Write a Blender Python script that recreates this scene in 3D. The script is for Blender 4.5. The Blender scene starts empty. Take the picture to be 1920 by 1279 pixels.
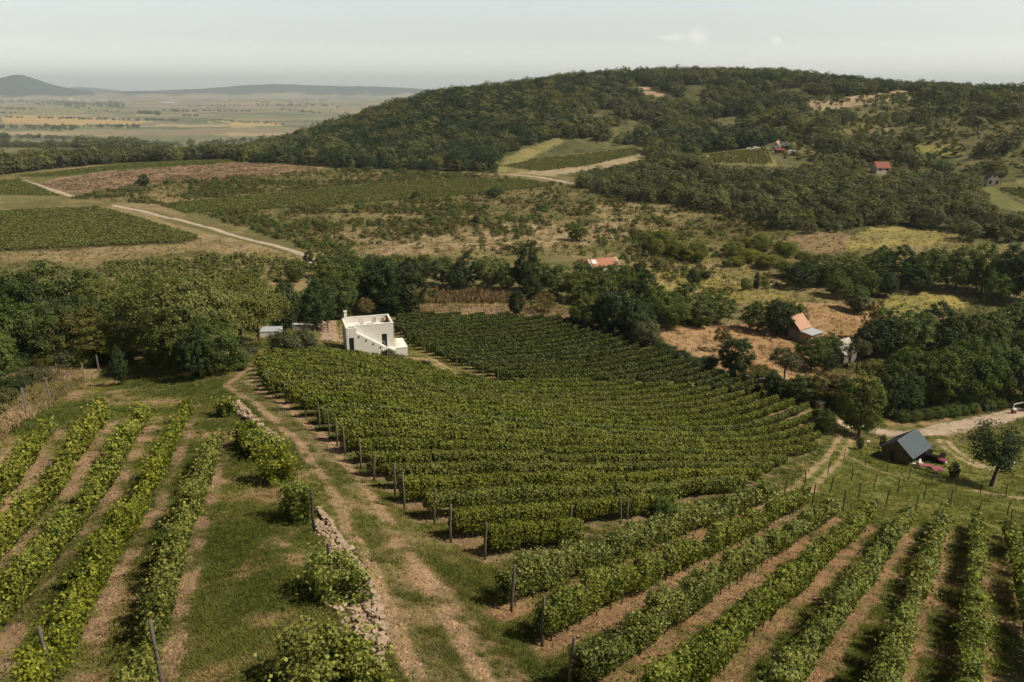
import bpy, bmesh, math, random
import numpy as np
from mathutils import Vector, Matrix
C = bpy.context
SC = C.scene
LINK = SC.collection.objects.link
RNG = np.random.default_rng(7)
random.seed(7)

# ------------------------------------------------------------------ camera model
# The camera hangs at the world origin (a drone above the slope), looks along +Y
# and is pitched down.  Pixels of the 1920x1279 photograph become points of the terrain.
F_PX = 1478.0
PITCH = math.radians(17.8)
CP, SP = math.cos(PITCH), math.sin(PITCH)

def ray(u, v):
    """azimuth (clockwise from +Y) and tangent of the depression angle of a pixel"""
    a = (np.asarray(u, float) - 960.0) / F_PX
    b = (np.asarray(v, float) - 639.5) / F_PX
    x = a; y = CP - b * SP; z = -(SP + b * CP)
    rho = np.hypot(x, y)
    return np.arctan2(x, y), -z / rho

def project(x, y, z):
    x = np.asarray(x, float); y = np.asarray(y, float); z = np.asarray(z, float)
    d = y * CP - z * SP
    e = -z * CP - y * SP
    d = np.where(d < 0.05, 0.05, d)
    return 960.0 + F_PX * x / d, 639.5 + F_PX * e / d, d

# ------------------------------------------------------------------ noise (numpy)
def _hash(ix, iy, seed):
    h = (ix * 374761393 + iy * 668265263 + seed * 974711) & 0xFFFFFFFF
    h = ((h ^ (h >> 13)) * 1274126177) & 0xFFFFFFFF
    return ((h ^ (h >> 16)) & 0xFFFF) / 65535.0

def vnoise(x, y, seed=0):
    x = np.asarray(x, float); y = np.asarray(y, float)
    ix = np.floor(x).astype(np.int64); iy = np.floor(y).astype(np.int64)
    fx = x - ix; fy = y - iy
    fx = fx * fx * (3 - 2 * fx); fy = fy * fy * (3 - 2 * fy)
    a = _hash(ix, iy, seed); b = _hash(ix + 1, iy, seed)
    c = _hash(ix, iy + 1, seed); d = _hash(ix + 1, iy + 1, seed)
    return (a * (1 - fx) + b * fx) * (1 - fy) + (c * (1 - fx) + d * fx) * fy

def fbm(x, y, octv=4, seed=0):
    s = 0; amp = 0.5; n = 0
    for k in range(octv):
        s = s + amp * vnoise(np.asarray(x) * 2 ** k + 17.3 * k, np.asarray(y) * 2 ** k - 9.1 * k, seed + k)
        n += amp; amp *= 0.5
    return s / n

def sstep(a, b, x):
    t = np.clip((x - a) / (b - a), 0, 1)
    return t * t * (3 - 2 * t)

# ------------------------------------------------------------------ terrain
def plane_right(x, y): return -17.5 - .36 * (.542 * (x - 1) + .84 * (y - 21.7))
def plane_left(x, y): return -16.0 - .2 * (-.296 * (x + 12.7) + .955 * (y - 20.4))
def plane_mid(x, y): return -11.4 - .238 * x - .28 * y

def hit_plane(u, v, pl):
    az, t = ray(u, v)
    s, c = math.sin(az), math.cos(az)
    lo, hi = 3.0, 400.0
    for _ in range(60):
        m = (lo + hi) / 2
        if -m * t > pl(m * s, m * c): lo = m
        else: hi = m
    return m

CTRL = []          # (azimuth, r, z)
def cp_plane(u, v, pl):
    az, t = ray(u, v); r = hit_plane(u, v, pl); CTRL.append((float(az), r, float(-r * t)))
def cp_h(u, v, H):
    az, t = ray(u, v); CTRL.append((float(az), float(H / t), -float(H)))
def cp_r(u, v, r):
    az, t = ray(u, v); CTRL.append((float(az), float(r), float(-r * t)))

for u, v in [(1017, 1210), (1805, 1279), (955, 1145), (1240, 1279), (1530, 1200), (1772, 985), (1620, 1020), (1450, 960),
             (1300, 1050), (1900, 1100), (850, 1200), (1500, 1080)]:
    cp_plane(u, v, plane_right)
for u, v in [(190, 1183), (342, 1183), (34, 1183), (263, 765), (190, 765), (400, 830), (60, 900), (510, 1000), (480, 1200),
             (300, 1000), (430, 720), (187, 703), (100, 1050), (370, 700)]:
    cp_plane(u, v, plane_left)
for u, v in [(911, 1048), (702, 902), (599, 802), (1225, 975), (1000, 850), (800, 780), (1200, 850), (1330, 900)]:
    cp_plane(u, v, plane_mid)
for u, v, H in [(52, 783, 20.5), (510, 680, 28.5), (505, 737, 24.2), (649, 661, 38.3), (763, 672, 38.6), (560, 640, 35), (505, 632, 36), (600, 625, 39.5),
                (760, 592, 43), (1000, 600, 46), (1300, 690, 49.3), (1430, 730, 50), (1530, 760, 50.3), (1400, 820, 45.5), (1520, 845, 47),
                (900, 690, 40.5), (1100, 700, 45),
                (1690, 868, 49.5), (1860, 905, 48.5), (1750, 805, 53), (1900, 780, 54.5), (1600, 800, 52),
                (880, 560, 45.5), (1130, 500, 46.5), (1500, 630, 52.5), (1350, 640, 50.5), (700, 450, 47.5), (700, 400, 48.5),
                (700, 345, 50), (880, 318, 50), (200, 380, 49), (100, 340, 50.5), (300, 305, 51), (440, 302, 51), (600, 312, 50.5), (300, 500, 45), (450, 470, 46.5),
                (100, 470, 46.5), (60, 600, 33), (150, 560, 38), (350, 560, 41),
                (580, 490, 46.5), (1150, 420, 49), (1300, 480, 50.5), (1400, 540, 53), (1560, 520, 52.5), (1700, 565, 54.5),
                (1560, 600, 53.5), (1700, 660, 54.5), (1620, 700, 54), (1850, 745, 55.5), (1900, 565, 55), (1900, 400, 44.5),
                (1900, 450, 48.5), (1500, 380, 44.5), (1650, 450, 48.5), (1780, 330, 42), (1860, 340, 42), (1450, 285, 36),
                (1300, 400, 48), (1200, 340, 47), (1060, 345, 49.5), (1000, 330, 49.5), (1100, 305, 48), (1300, 330, 43),
                (60, 286, 78), (200, 250, 148), (400, 255, 148), (0, 262, 120), (550, 235, 150), (300, 276, 100)]:
    cp_h(u, v, H)
for u, v, r in [(1000, 262, 640), (1200, 230, 740), (1700, 235, 590), (1650, 190, 740), (1900, 250, 540), (1450, 220, 700),
                (1300, 143, 1000), (1100, 149, 980), (1000, 164, 940), (900, 176, 900), (800, 190, 850), (720, 215, 810),
                (640, 246, 770), (560, 274, 730), (490, 296, 690), (1450, 145, 1000), (1600, 163, 940), (1700, 171, 890),
                (1800, 178, 850), (1920, 184, 800), (800, 250, 700), (650, 290, 620)]:
    cp_r(u, v, r)
for u, z, r in [(1300, -70, 1700), (1000, -90, 1600), (800, -120, 1500), (640, -145, 1400), (500, -145, 1300), (1600, -70, 1700), (1920, -70, 1600),
                (300, -150, 2300), (100, -150, 2300)]:
    az, _ = ray(u, 165); CTRL.append((float(az), float(r), float(z)))
for u in (0, 480, 960, 1440, 1920):
    az, _ = ray(u, 165)
    for r in (3200, 9000, 25000): CTRL.append((float(az), float(r), -150.0))
for azd in (-45, -25, 0, 25, 45):
    a = math.radians(azd)
    for r in (5.0, 10.0):
        x, y = r * math.sin(a), r * math.cos(a)
        w = float(sstep(-6, 2, np.array(x)))
        CTRL.append((a, r, float(plane_left(x, y) * (1 - w) + plane_right(x, y) * w)))
P0 = np.array(CTRL)
extra = []
for a, r, z in CTRL:
    if r > 12 and a < math.radians(-26): extra.append((a - math.radians(24), r, z))
    if r > 12 and a > math.radians(26): extra.append((a + math.radians(24), r, z))
CT = np.array(CTRL + extra)
PX = np.stack([CT[:, 0] * 1.6, np.log(CT[:, 1])], 1)

def _tps(d2): return np.where(d2 > 1e-12, 0.5 * d2 * np.log(np.maximum(d2, 1e-12)), 0.0)
n = len(PX)
D2 = ((PX[:, None] - PX[None]) ** 2).sum(-1)
A = np.zeros((n + 3, n + 3)); A[:n, :n] = _tps(D2) + np.eye(n) * 2e-4
A[:n, n] = 1; A[:n, n + 1:] = PX; A[n, :n] = 1; A[n + 1:, :n] = PX.T
W = np.linalg.solve(A, np.concatenate([CT[:, 2], np.zeros(3)]))

AZ_N = 1000
AZ = np.linspace(math.radians(-50), math.radians(50), AZ_N)
LR = np.concatenate([np.arange(math.log(5), math.log(15), .012), np.arange(math.log(15), math.log(220), .0058),
                     np.arange(math.log(220), math.log(1500), .0115), np.arange(math.log(1500), math.log(26000), .03)])
RR = np.exp(LR); R_N = len(LR)
def _coarse():
    azc = np.linspace(AZ[0], AZ[-1], 260); lrc = np.linspace(LR[0], LR[-1], 420)
    G = np.stack(np.meshgrid(azc * 1.6, lrc, indexing='ij'), -1).reshape(-1, 2)
    out = np.zeros(len(G))
    for k in range(0, len(G), 20000):
        g = G[k:k + 20000]
        d2 = ((g[:, None] - PX[None]) ** 2).sum(-1)
        out[k:k + 20000] = _tps(d2) @ W[:n] + W[n] + g @ W[n + 1:]
    return azc, lrc, out.reshape(260, 420)
azc, lrc, ZC = _coarse()
def _bil(grid, xs, ys, x, y):
    i = np.clip((x - xs[0]) / (xs[1] - xs[0]), 0, len(xs) - 1.001); j = np.clip((y - ys[0]) / (ys[1] - ys[0]), 0, len(ys) - 1.001)
    i0 = i.astype(int); j0 = j.astype(int); fi = i - i0; fj = j - j0
    return (grid[i0, j0] * (1 - fi) * (1 - fj) + grid[i0 + 1, j0] * fi * (1 - fj) + grid[i0, j0 + 1] * (1 - fi) * fj + grid[i0 + 1, j0 + 1] * fi * fj)
AA, LL = np.meshgrid(AZ, LR, indexing='ij')
GX = np.exp(LL) * np.sin(AA); GY = np.exp(LL) * np.cos(AA)
ZT = _bil(ZC, azc, lrc, AA, LL)
RG = np.exp(LL)
# the valley floor is flat far out
wv = sstep(2400, 3400, RG); ZT = ZT * (1 - wv) + (-150.0) * wv
# small unevenness of the ground
ZT = ZT + (fbm(GX / 5, GY / 5, 3, 3) - .5) * .35 * sstep(8, 30, RG) + (fbm(GX / 40, GY / 40, 3, 5) - .5) * 1.6 * sstep(60, 250, RG) * (1 - sstep(2500, 4000, RG)) \
    + (fbm(GX / 1500, GY / 1500, 3, 9) - .5) * 14 * sstep(4000, 9000, RG)

def _seg_dist(x, y, pts):
    """signed (+ right of travel) distance to a polyline, and the parameter along it (metres)"""
    best = np.full(np.shape(x), 1e9); sg = np.zeros(np.shape(x)); par = np.zeros(np.shape(x)); acc = 0
    for (x0, y0), (x1, y1) in zip(pts[:-1], pts[1:]):
        dx, dy = x1 - x0, y1 - y0; L = math.hypot(dx, dy)
        t = np.clip(((x - x0) * dx + (y - y0) * dy) / (L * L), 0, 1)
        d = np.hypot(x - (x0 + t * dx), y - (y0 + t * dy))
        s = (x - x0) * dy - (y - y0) * dx
        m = d < best
        best = np.where(m, d, best); sg = np.where(m, np.sign(s), sg); par = np.where(m, acc + t * L, par)
        acc += L
    return best * sg, par

def zat(x, y):
    x = np.asarray(x, float); y = np.asarray(y, float)
    az = np.arctan2(x, y); lr = np.log(np.maximum(np.hypot(x, y), 5.01))
    i = np.clip((az - AZ[0]) / (AZ[1] - AZ[0]), 0, AZ_N - 1.001); i0 = i.astype(int); fi = i - i0
    j0 = np.clip(np.searchsorted(LR, lr) - 1, 0, R_N - 2); fj = np.clip((lr - LR[j0]) / (LR[j0 + 1] - LR[j0]), 0, 1)
    return (ZT[i0, j0] * (1 - fi) * (1 - fj) + ZT[i0 + 1, j0] * fi * (1 - fj) + ZT[i0, j0 + 1] * (1 - fi) * fj + ZT[i0 + 1, j0 + 1] * fi * fj)

def at(u, v):
    """ground point seen at a pixel of the photograph"""
    az, t = ray(u, v); az = float(az); t = float(t)
    i = (az - AZ[0]) / (AZ[1] - AZ[0]); i0 = int(i); f = i - i0
    col = ZT[i0] * (1 - f) + ZT[i0 + 1] * f
    g = col + RR * t
    k = np.argmax(g[100:] >= 0) + 100
    if g[k] < 0: k = R_N - 1
    q = g[k - 1] / (g[k - 1] - g[k]) if g[k] != g[k - 1] else 0
    r = RR[k - 1] + (RR[k] - RR[k - 1]) * q
    return Vector((r * math.sin(az), r * math.cos(az), -r * t))

def at_z(u, v, z):
    """point at height z on the ray of a pixel"""
    az, t = ray(u, v); r = -z / float(t)
    return Vector((r * math.sin(az), r * math.cos(az), z))
def up_at(p, u, v):
    """height above point p at which the ray of pixel (u, v) passes p's distance"""
    az, t = ray(u, v); r = math.hypot(p.x, p.y)
    return -r * float(t) - p.z
def in_poly(u, v, poly):
    u = np.asarray(u); v = np.asarray(v); ins = np.zeros(np.shape(u), bool); j = len(poly) - 1
    for i in range(len(poly)):
        xi, yi = poly[i]; xj, yj = poly[j]
        if yi != yj:
            c = ((yi > v) != (yj > v)) & (u < (xj - xi) * (v - yi) / (yj - yi) + xi)
            ins ^= c
        j = i
    return ins
# ------------------------------------------------------------------ materials
def new_mat(name):
    m = bpy.data.materials.new(name); m.use_nodes = True
    nt = m.node_tree; nt.nodes.clear()
    out = nt.nodes.new('ShaderNodeOutputMaterial')
    return m, nt, out
def N(nt, typ, **kw):
    n = nt.nodes.new(typ)
    for k, val in kw.items():
        if k in n.inputs: n.inputs[k].default_value = val
        else: setattr(n, k, val)
    return n
def L(nt, a, b): nt.links.new(a, b)
def rgb(c): return (c[0], c[1], c[2], 1)

def ramp(nt, fac, stops, interp='LINEAR'):
    r = nt.nodes.new('ShaderNodeValToRGB'); r.color_ramp.interpolation = interp
    e = r.color_ramp.elements
    while len(e) < len(stops): e.new(.5)
    for k, (p, c) in enumerate(stops): e[k].position = p; e[k].color = rgb(c)
    L(nt, fac, r.inputs['Fac']); return r.outputs['Color']
def mathn(nt, op, a, b=None, c=None):
    m = nt.nodes.new('ShaderNodeMath'); m.operation = op
    for k, x in enumerate((a, b, c)):
        if x is None: continue
        if isinstance(x, (int, float)): m.inputs[k].default_value = x
        else: L(nt, x, m.inputs[k])
    return m.outputs[0]
def mix(nt, mode, fac, a, b):
    m = nt.nodes.new('ShaderNodeMix'); m.data_type = 'RGBA'; m.blend_type = mode
    for s, x in ((0, fac), (6, a), (7, b)):
        if isinstance(x, (int, float)): m.inputs[s].default_value = x
        elif isinstance(x, tuple): m.inputs[s].default_value = rgb(x)
        else: L(nt, x, m.inputs[s])
    return m.outputs[2]
def noise(nt, vec, scale, detail=4, rough=.55):
    n = nt.nodes.new('ShaderNodeTexNoise'); n.inputs['Scale'].default_value = scale
    n.inputs['Detail'].default_value = detail; n.inputs['Roughness'].default_value = rough
    if vec is not None: L(nt, vec, n.inputs['Vector'])
    return n.outputs['Fac']
def simple(name, col, rough=.8, var=.15, scale=3.0, bump=0.0, metal=0.0, spec=.3, coord='Object'):
    """a plain painted / wooden / stone material: base colour broken up by two noises"""
    m, nt, out = new_mat(name)
    tc = N(nt, 'ShaderNodeTexCoord'); co = tc.outputs[coord]
    f = noise(nt, co, scale, 5); g = noise(nt, co, scale * 7, 3)
    k = mathn(nt, 'ADD', mathn(nt, 'MULTIPLY', f, .65), mathn(nt, 'MULTIPLY', g, .35))
    c = ramp(nt, k, [(.25, tuple(x * (1 - var * 1.5) for x in col)), (.5, col), (.75, tuple(min(1, x * (1 + var)) for x in col))])
    b = N(nt, 'ShaderNodeBsdfPrincipled', Roughness=rough, Metallic=metal)
    b.inputs['Specular IOR Level'].default_value = spec
    L(nt, c, b.inputs['Base Color'])
    if bump:
        bp = N(nt, 'ShaderNodeBump', Strength=bump, Distance=.02); L(nt, g, bp.inputs['Height']); L(nt, bp.outputs[0], b.inputs['Normal'])
    L(nt, b.outputs[0], out.inputs['Surface']); return m

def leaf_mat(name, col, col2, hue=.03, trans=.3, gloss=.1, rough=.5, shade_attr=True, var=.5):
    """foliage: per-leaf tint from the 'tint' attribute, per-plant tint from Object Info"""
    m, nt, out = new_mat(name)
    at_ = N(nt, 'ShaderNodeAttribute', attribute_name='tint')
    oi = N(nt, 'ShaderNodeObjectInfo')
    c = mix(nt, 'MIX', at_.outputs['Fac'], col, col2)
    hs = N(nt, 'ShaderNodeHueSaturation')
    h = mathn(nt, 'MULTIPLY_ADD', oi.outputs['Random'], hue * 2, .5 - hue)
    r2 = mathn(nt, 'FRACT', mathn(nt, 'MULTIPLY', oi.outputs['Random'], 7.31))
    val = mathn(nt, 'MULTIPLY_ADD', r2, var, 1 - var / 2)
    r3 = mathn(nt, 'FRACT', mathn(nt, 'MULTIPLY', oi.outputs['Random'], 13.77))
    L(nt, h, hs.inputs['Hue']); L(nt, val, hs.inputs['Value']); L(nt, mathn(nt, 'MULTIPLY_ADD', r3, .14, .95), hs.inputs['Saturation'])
    L(nt, c, hs.inputs['Color'])
    b = N(nt, 'ShaderNodeBsdfPrincipled', Roughness=rough); b.inputs['Specular IOR Level'].default_value = gloss
    L(nt, hs.outputs[0], b.inputs['Base Color'])
    t = N(nt, 'ShaderNodeBsdfTranslucent')
    L(nt, mix(nt, 'MULTIPLY', 1.0, hs.outputs[0], (1.25, 1.3, .6)), t.inputs['Color'])
    ms = N(nt, 'ShaderNodeMixShader', Fac=trans)
    L(nt, b.outputs[0], ms.inputs[1]); L(nt, t.outputs[0], ms.inputs[2]); L(nt, ms.outputs[0], out.inputs['Surface'])
    return m

# ------------------------------------------------------------------ object helpers
def tag(o, label=None, cat=None, group=None, kind=None):
    if label: o['label'] = label
    if cat: o['category'] = cat
    if group: o['group'] = group
    if kind: o['kind'] = kind
    return o
def mesh_np(name, V, Fq, mat=None, attrs=None, smooth=False):
    """mesh from numpy arrays; Fq is (n,3) or (n,4)"""
    V = np.asarray(V, np.float32); Fq = np.asarray(Fq, np.int32); k = Fq.shape[1]
    me = bpy.data.meshes.new(name)
    me.vertices.add(len(V)); me.vertices.foreach_set('co', V.ravel())
    me.loops.add(Fq.size); me.loops.foreach_set('vertex_index', Fq.ravel())
    me.polygons.add(len(Fq)); me.polygons.foreach_set('loop_start', np.arange(0, Fq.size, k, dtype=np.int32))
    me.update(calc_edges=True)
    if attrs:
        for nm, (dom, typ, arr) in attrs.items():
            a = me.attributes.new(nm, typ, dom)
            a.data.foreach_set('color' if 'COLOR' in typ else ('vector' if typ == 'FLOAT_VECTOR' else 'value'), np.asarray(arr, np.float32).ravel())
    if smooth: me.polygons.foreach_set('use_smooth', np.ones(len(Fq), bool))
    if mat: me.materials.append(mat)
    return me
def add(name, me, parent=None, loc=None):
    o = bpy.data.objects.new(name, me); LINK(o)
    if parent: o.parent = parent
    if loc is not None: o.location = loc
    return o
def empty(name, loc=(0, 0, 0), rz=0.0, scale=1.0):
    o = bpy.data.objects.new(name, None); LINK(o); o.location = loc; o.rotation_euler = (0, 0, rz)
    o.scale = (scale,) * 3; o.empty_display_size = .2
    return o
class MB:
    """collects boxes, bars and prisms into one mesh"""
    def __init__(s): s.v = []; s.f = []
    def poly(s, pts, faces):
        b = len(s.v); s.v += [tuple(p) for p in pts]; s.f += [tuple(b + i for i in f) for f in faces]; return s
    def box(s, x0, x1, y0, y1, z0, z1):
        return s.poly([(x0, y0, z0), (x1, y0, z0), (x1, y1, z0), (x0, y1, z0), (x0, y0, z1), (x1, y0, z1), (x1, y1, z1), (x0, y1, z1)],
                      [(3, 2, 1, 0), (4, 5, 6, 7), (0, 1, 5, 4), (1, 2, 6, 5), (2, 3, 7, 6), (3, 0, 4, 7)])
    def prism(s, pts2, y0, y1, axis='y'):
        """extrude an outline (counter-clockwise in its plane) between y0 and y1"""
        n = len(pts2)
        mk = {'y': lambda p, q: (p[0], q, p[1]), 'x': lambda p, q: (q, p[0], p[1]), 'z': lambda p, q: (p[0], p[1], q)}[axis]
        P = [mk(p, y0) for p in pts2] + [mk(p, y1) for p in pts2]
        return s.poly(P, [tuple(range(n)), tuple(range(2 * n - 1, n - 1, -1))] + [(i, i + n, (i + 1) % n + n, (i + 1) % n) for i in range(n)])
    def tube(s, path, radii, n=8, cap=True):
        path = [Vector(p) for p in path]; b = len(s.v); prev = None
        for i, p in enumerate(path):
            d = (path[min(i + 1, len(path) - 1)] - path[max(i - 1, 0)]).normalized()
            u = Vector((1, 0, 0)) if abs(d.x) < .9 else Vector((0, 1, 0))
            if prev is not None: u = prev
            u = (u - d * u.dot(d)).normalized(); prev = u; w = d.cross(u)
            r = radii[i] if isinstance(radii, (list, tuple)) else radii
            for k in range(n):
                a = 2 * math.pi * k / n; q = p + (u * math.cos(a) + w * math.sin(a)) * r; s.v.append(tuple(q))
        for i in range(len(path) - 1):
            for k in range(n):
                s.f.append((b + i * n + k, b + i * n + (k + 1) % n, b + (i + 1) * n + (k + 1) % n, b + (i + 1) * n + k))
        if cap:
            s.f.append(tuple(b + k for k in range(n - 1, -1, -1))); e = b + (len(path) - 1) * n
            s.f.append(tuple(e + k for k in range(n)))
        return s
    def mesh(s, name, mat, smooth=False):
        me = bpy.data.meshes.new(name); me.from_pydata(s.v, [], s.f); me.update()
        bm = bmesh.new(); bm.from_mesh(me); bmesh.ops.recalc_face_normals(bm, faces=bm.faces); bm.to_mesh(me); bm.free()
        me.materials.append(mat)
        if smooth: me.polygons.foreach_set('use_smooth', np.ones(len(me.polygons), bool))
        return me
    def build(s, name, mat, parent=None, smooth=False, bevel=0.0):
        o = add(name, s.mesh(name, mat, smooth), parent)
        if bevel:
            b = o.modifiers.new('bevel', 'BEVEL'); b.width = bevel; b.segments = 2; b.limit_method = 'ANGLE'
        return o
def dup(o, parent=None):
    """copy a thing with its parts"""
    c = o.copy(); LINK(c)
    if parent is not None: c.parent = parent
    for ch in list(o.children): dup(ch, c)
    return c

# ------------------------------------------------------------------ vine row layout (needed by the ground paint too)
def row_dir(azd): a = math.radians(azd); return np.array([math.sin(a), math.cos(a)])
ROWS = []      # dict(kind, p0, p1)
def nrm(d): return np.array([d[1], -d[0]])       # to the right of the direction
# left vineyard
dL = row_dir(-17.2); nL = nrm(dL)
_b = at(342, 1183); _n0 = nL @ np.array([_b.x, _b.y]) - .55
LEFT_TOP = [(403, 838), (347, 790), (268, 795), (190, 792), (97, 810), (30, 850), (-40, 870), (-120, 880)]
for k, tp in enumerate(LEFT_TOP):
    q = at(*tp); t1 = dL @ np.array([q.x, q.y]); nn = _n0 - 2.42 * k
    t0 = 13.0 if k < 2 else 11.0 
    ROWS.append(dict(kind='left', k=k, p0=nL * nn + dL * t0, p1=nL * nn + dL * t1))
# right slope
dR = row_dir(32.8); nR = nrm(dR)
_b = at(1017, 1210); _n0 = nR @ np.array([_b.x, _b.y])
RIGHT = [((955, 1145), (1452, 945)), ((1017, 1210), (1517, 955)), ((1068, 1292), (1570, 972)), (None, (1640, 985)), (None, (1703, 990)),
         (None, (1772, 988)), (None, (1826, 995)), (None, (1893, 1010)), (None, (1960, 1010)), (None, (2030, 1010))]
for k, (a, b) in enumerate(RIGHT):
    nn = _n0 + 2.42 * (k - 1)
    q = at(*b); t1 = dR @ np.array([q.x, q.y])
    if a: q = at(*a); t0 = dR @ np.array([q.x, q.y])
    else: t0 = 15.2 - .9 * (k - 3)
    ROWS.append(dict(kind='right', k=k, p0=nR * nn + dR * t0, p1=nR * nn + dR * t1))
# middle vineyard, two plots
dM = row_dir(42.0); nM = np.array([-dM[1], dM[0]])      # uphill in the picture = away from the camera
_b = at(911, 1048); _n0 = nM @ np.array([_b.x, _b.y])
LOWER = [(911, 1051), (847, 1020), (817, 985), (758, 958), (740, 932), (702, 905), (677, 882), (648, 856), (617, 820), (599, 805), (573, 786), (537, 758),
         (497, 737), (478, 705), (500, 680), (640, 672), (760, 694), (850, 716), (935, 737), (985, 724), (1280, 730), (1500, 765), (1552, 790),
         (1528, 848), (1447, 888), (1400, 922), (1300, 958), (1215, 975), (1062, 1030)]
UPPER = [(742, 596), (1075, 603), (1150, 630), (1300, 692), (1400, 724), (1500, 756), (1552, 787), (1500, 762), (1280, 727), (985, 721), (945, 718), (850, 686), (768, 648), (742, 622)]
for k in range(0, 60):
    nn = _n0 + 2.3 * k
    t = np.arange(-120, 200, .5)
    pts = nM[None] * nn + dM[None] * t[:, None]
    ok = np.hypot(pts[:, 0], pts[:, 1]) > 15
    az = np.abs(np.arctan2(pts[:, 0], pts[:, 1])) < math.radians(48)
    z = zat(pts[:, 0], pts[:, 1]); u, v, d = project(pts[:, 0], pts[:, 1], z)
    for kind, poly in (('lower', LOWER), ('upper', UPPER)):
        m = in_poly(u, v, poly) & ok & az
        idx = np.nonzero(m)[0]
        if len(idx) < 6: continue
        for run in np.split(idx, np.nonzero(np.diff(idx) > 4)[0] + 1):
            if len(run) >= 8: ROWS.append(dict(kind=kind, k=k, p0=pts[run[0]], p1=pts[run[-1]]))

# ------------------------------------------------------------------ ground colour (albedo by field and surface)
GU, GV, GD = project(GX, GY, ZT)
# field outlines wander a little
jx = (fbm(GX / (4 + RG * .02), GY / (4 + RG * .02), 3, 21) - .5); jy = (fbm(GX / (4 + RG * .02), GY / (4 + RG * .02), 3, 31) - .5)
ppm = F_PX / np.maximum(GD, 1)
PU = GU + jx * np.clip(ppm * 3.0, 26, 34); PV = GV + jy * np.clip(ppm * 1.2, 7, 14)
COL = np.zeros(GX.shape + (3,))
n_lo = fbm(GX / 6, GY / 6, 4, 41); n_md = fbm(GX / 1.6, GY / 1.6, 4, 43); n_hi = fbm(GX / .45, GY / .45, 3, 47); n_xl = fbm(GX / 45, GY / 45, 4, 51)
def lerp(a, b, t): return np.asarray(a) * (1 - t[..., None]) + np.asarray(b) * t[..., None]
GREEN, GREEN2, STRAW, SOIL, PALE = (.082, .094, .026), (.135, .138, .040), (.245, .185, .090), (.300, .195, .115), (.40, .29, .19)
near = lerp(GREEN, GREEN2, sstep(.3, .7, n_lo))
near = lerp(near, STRAW, sstep(.47, .68, n_md * .5 + n_lo * .5) * .8)
near = lerp(near, SOIL, sstep(.55, .66, n_md * .5 + n_hi * .3 + n_lo * .2) * .75)
COL[:] = near
def paint(poly, c, c2=None, mask=None, amt=1.0):
    m = in_poly(PU, PV, poly)
    if not m.any(): return
    k = n_lo[m] if c2 is not None else None
    base = np.asarray(c)[None] if c2 is None else (np.asarray(c)[None] * (1 - sstep(.35, .65, k)[:, None]) + np.asarray(c2)[None] * sstep(.35, .65, k)[:, None])
    a = amt if mask is None else (mask[m] * amt)[:, None]
    COL[m] = COL[m] * (1 - a) + base * a
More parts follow.
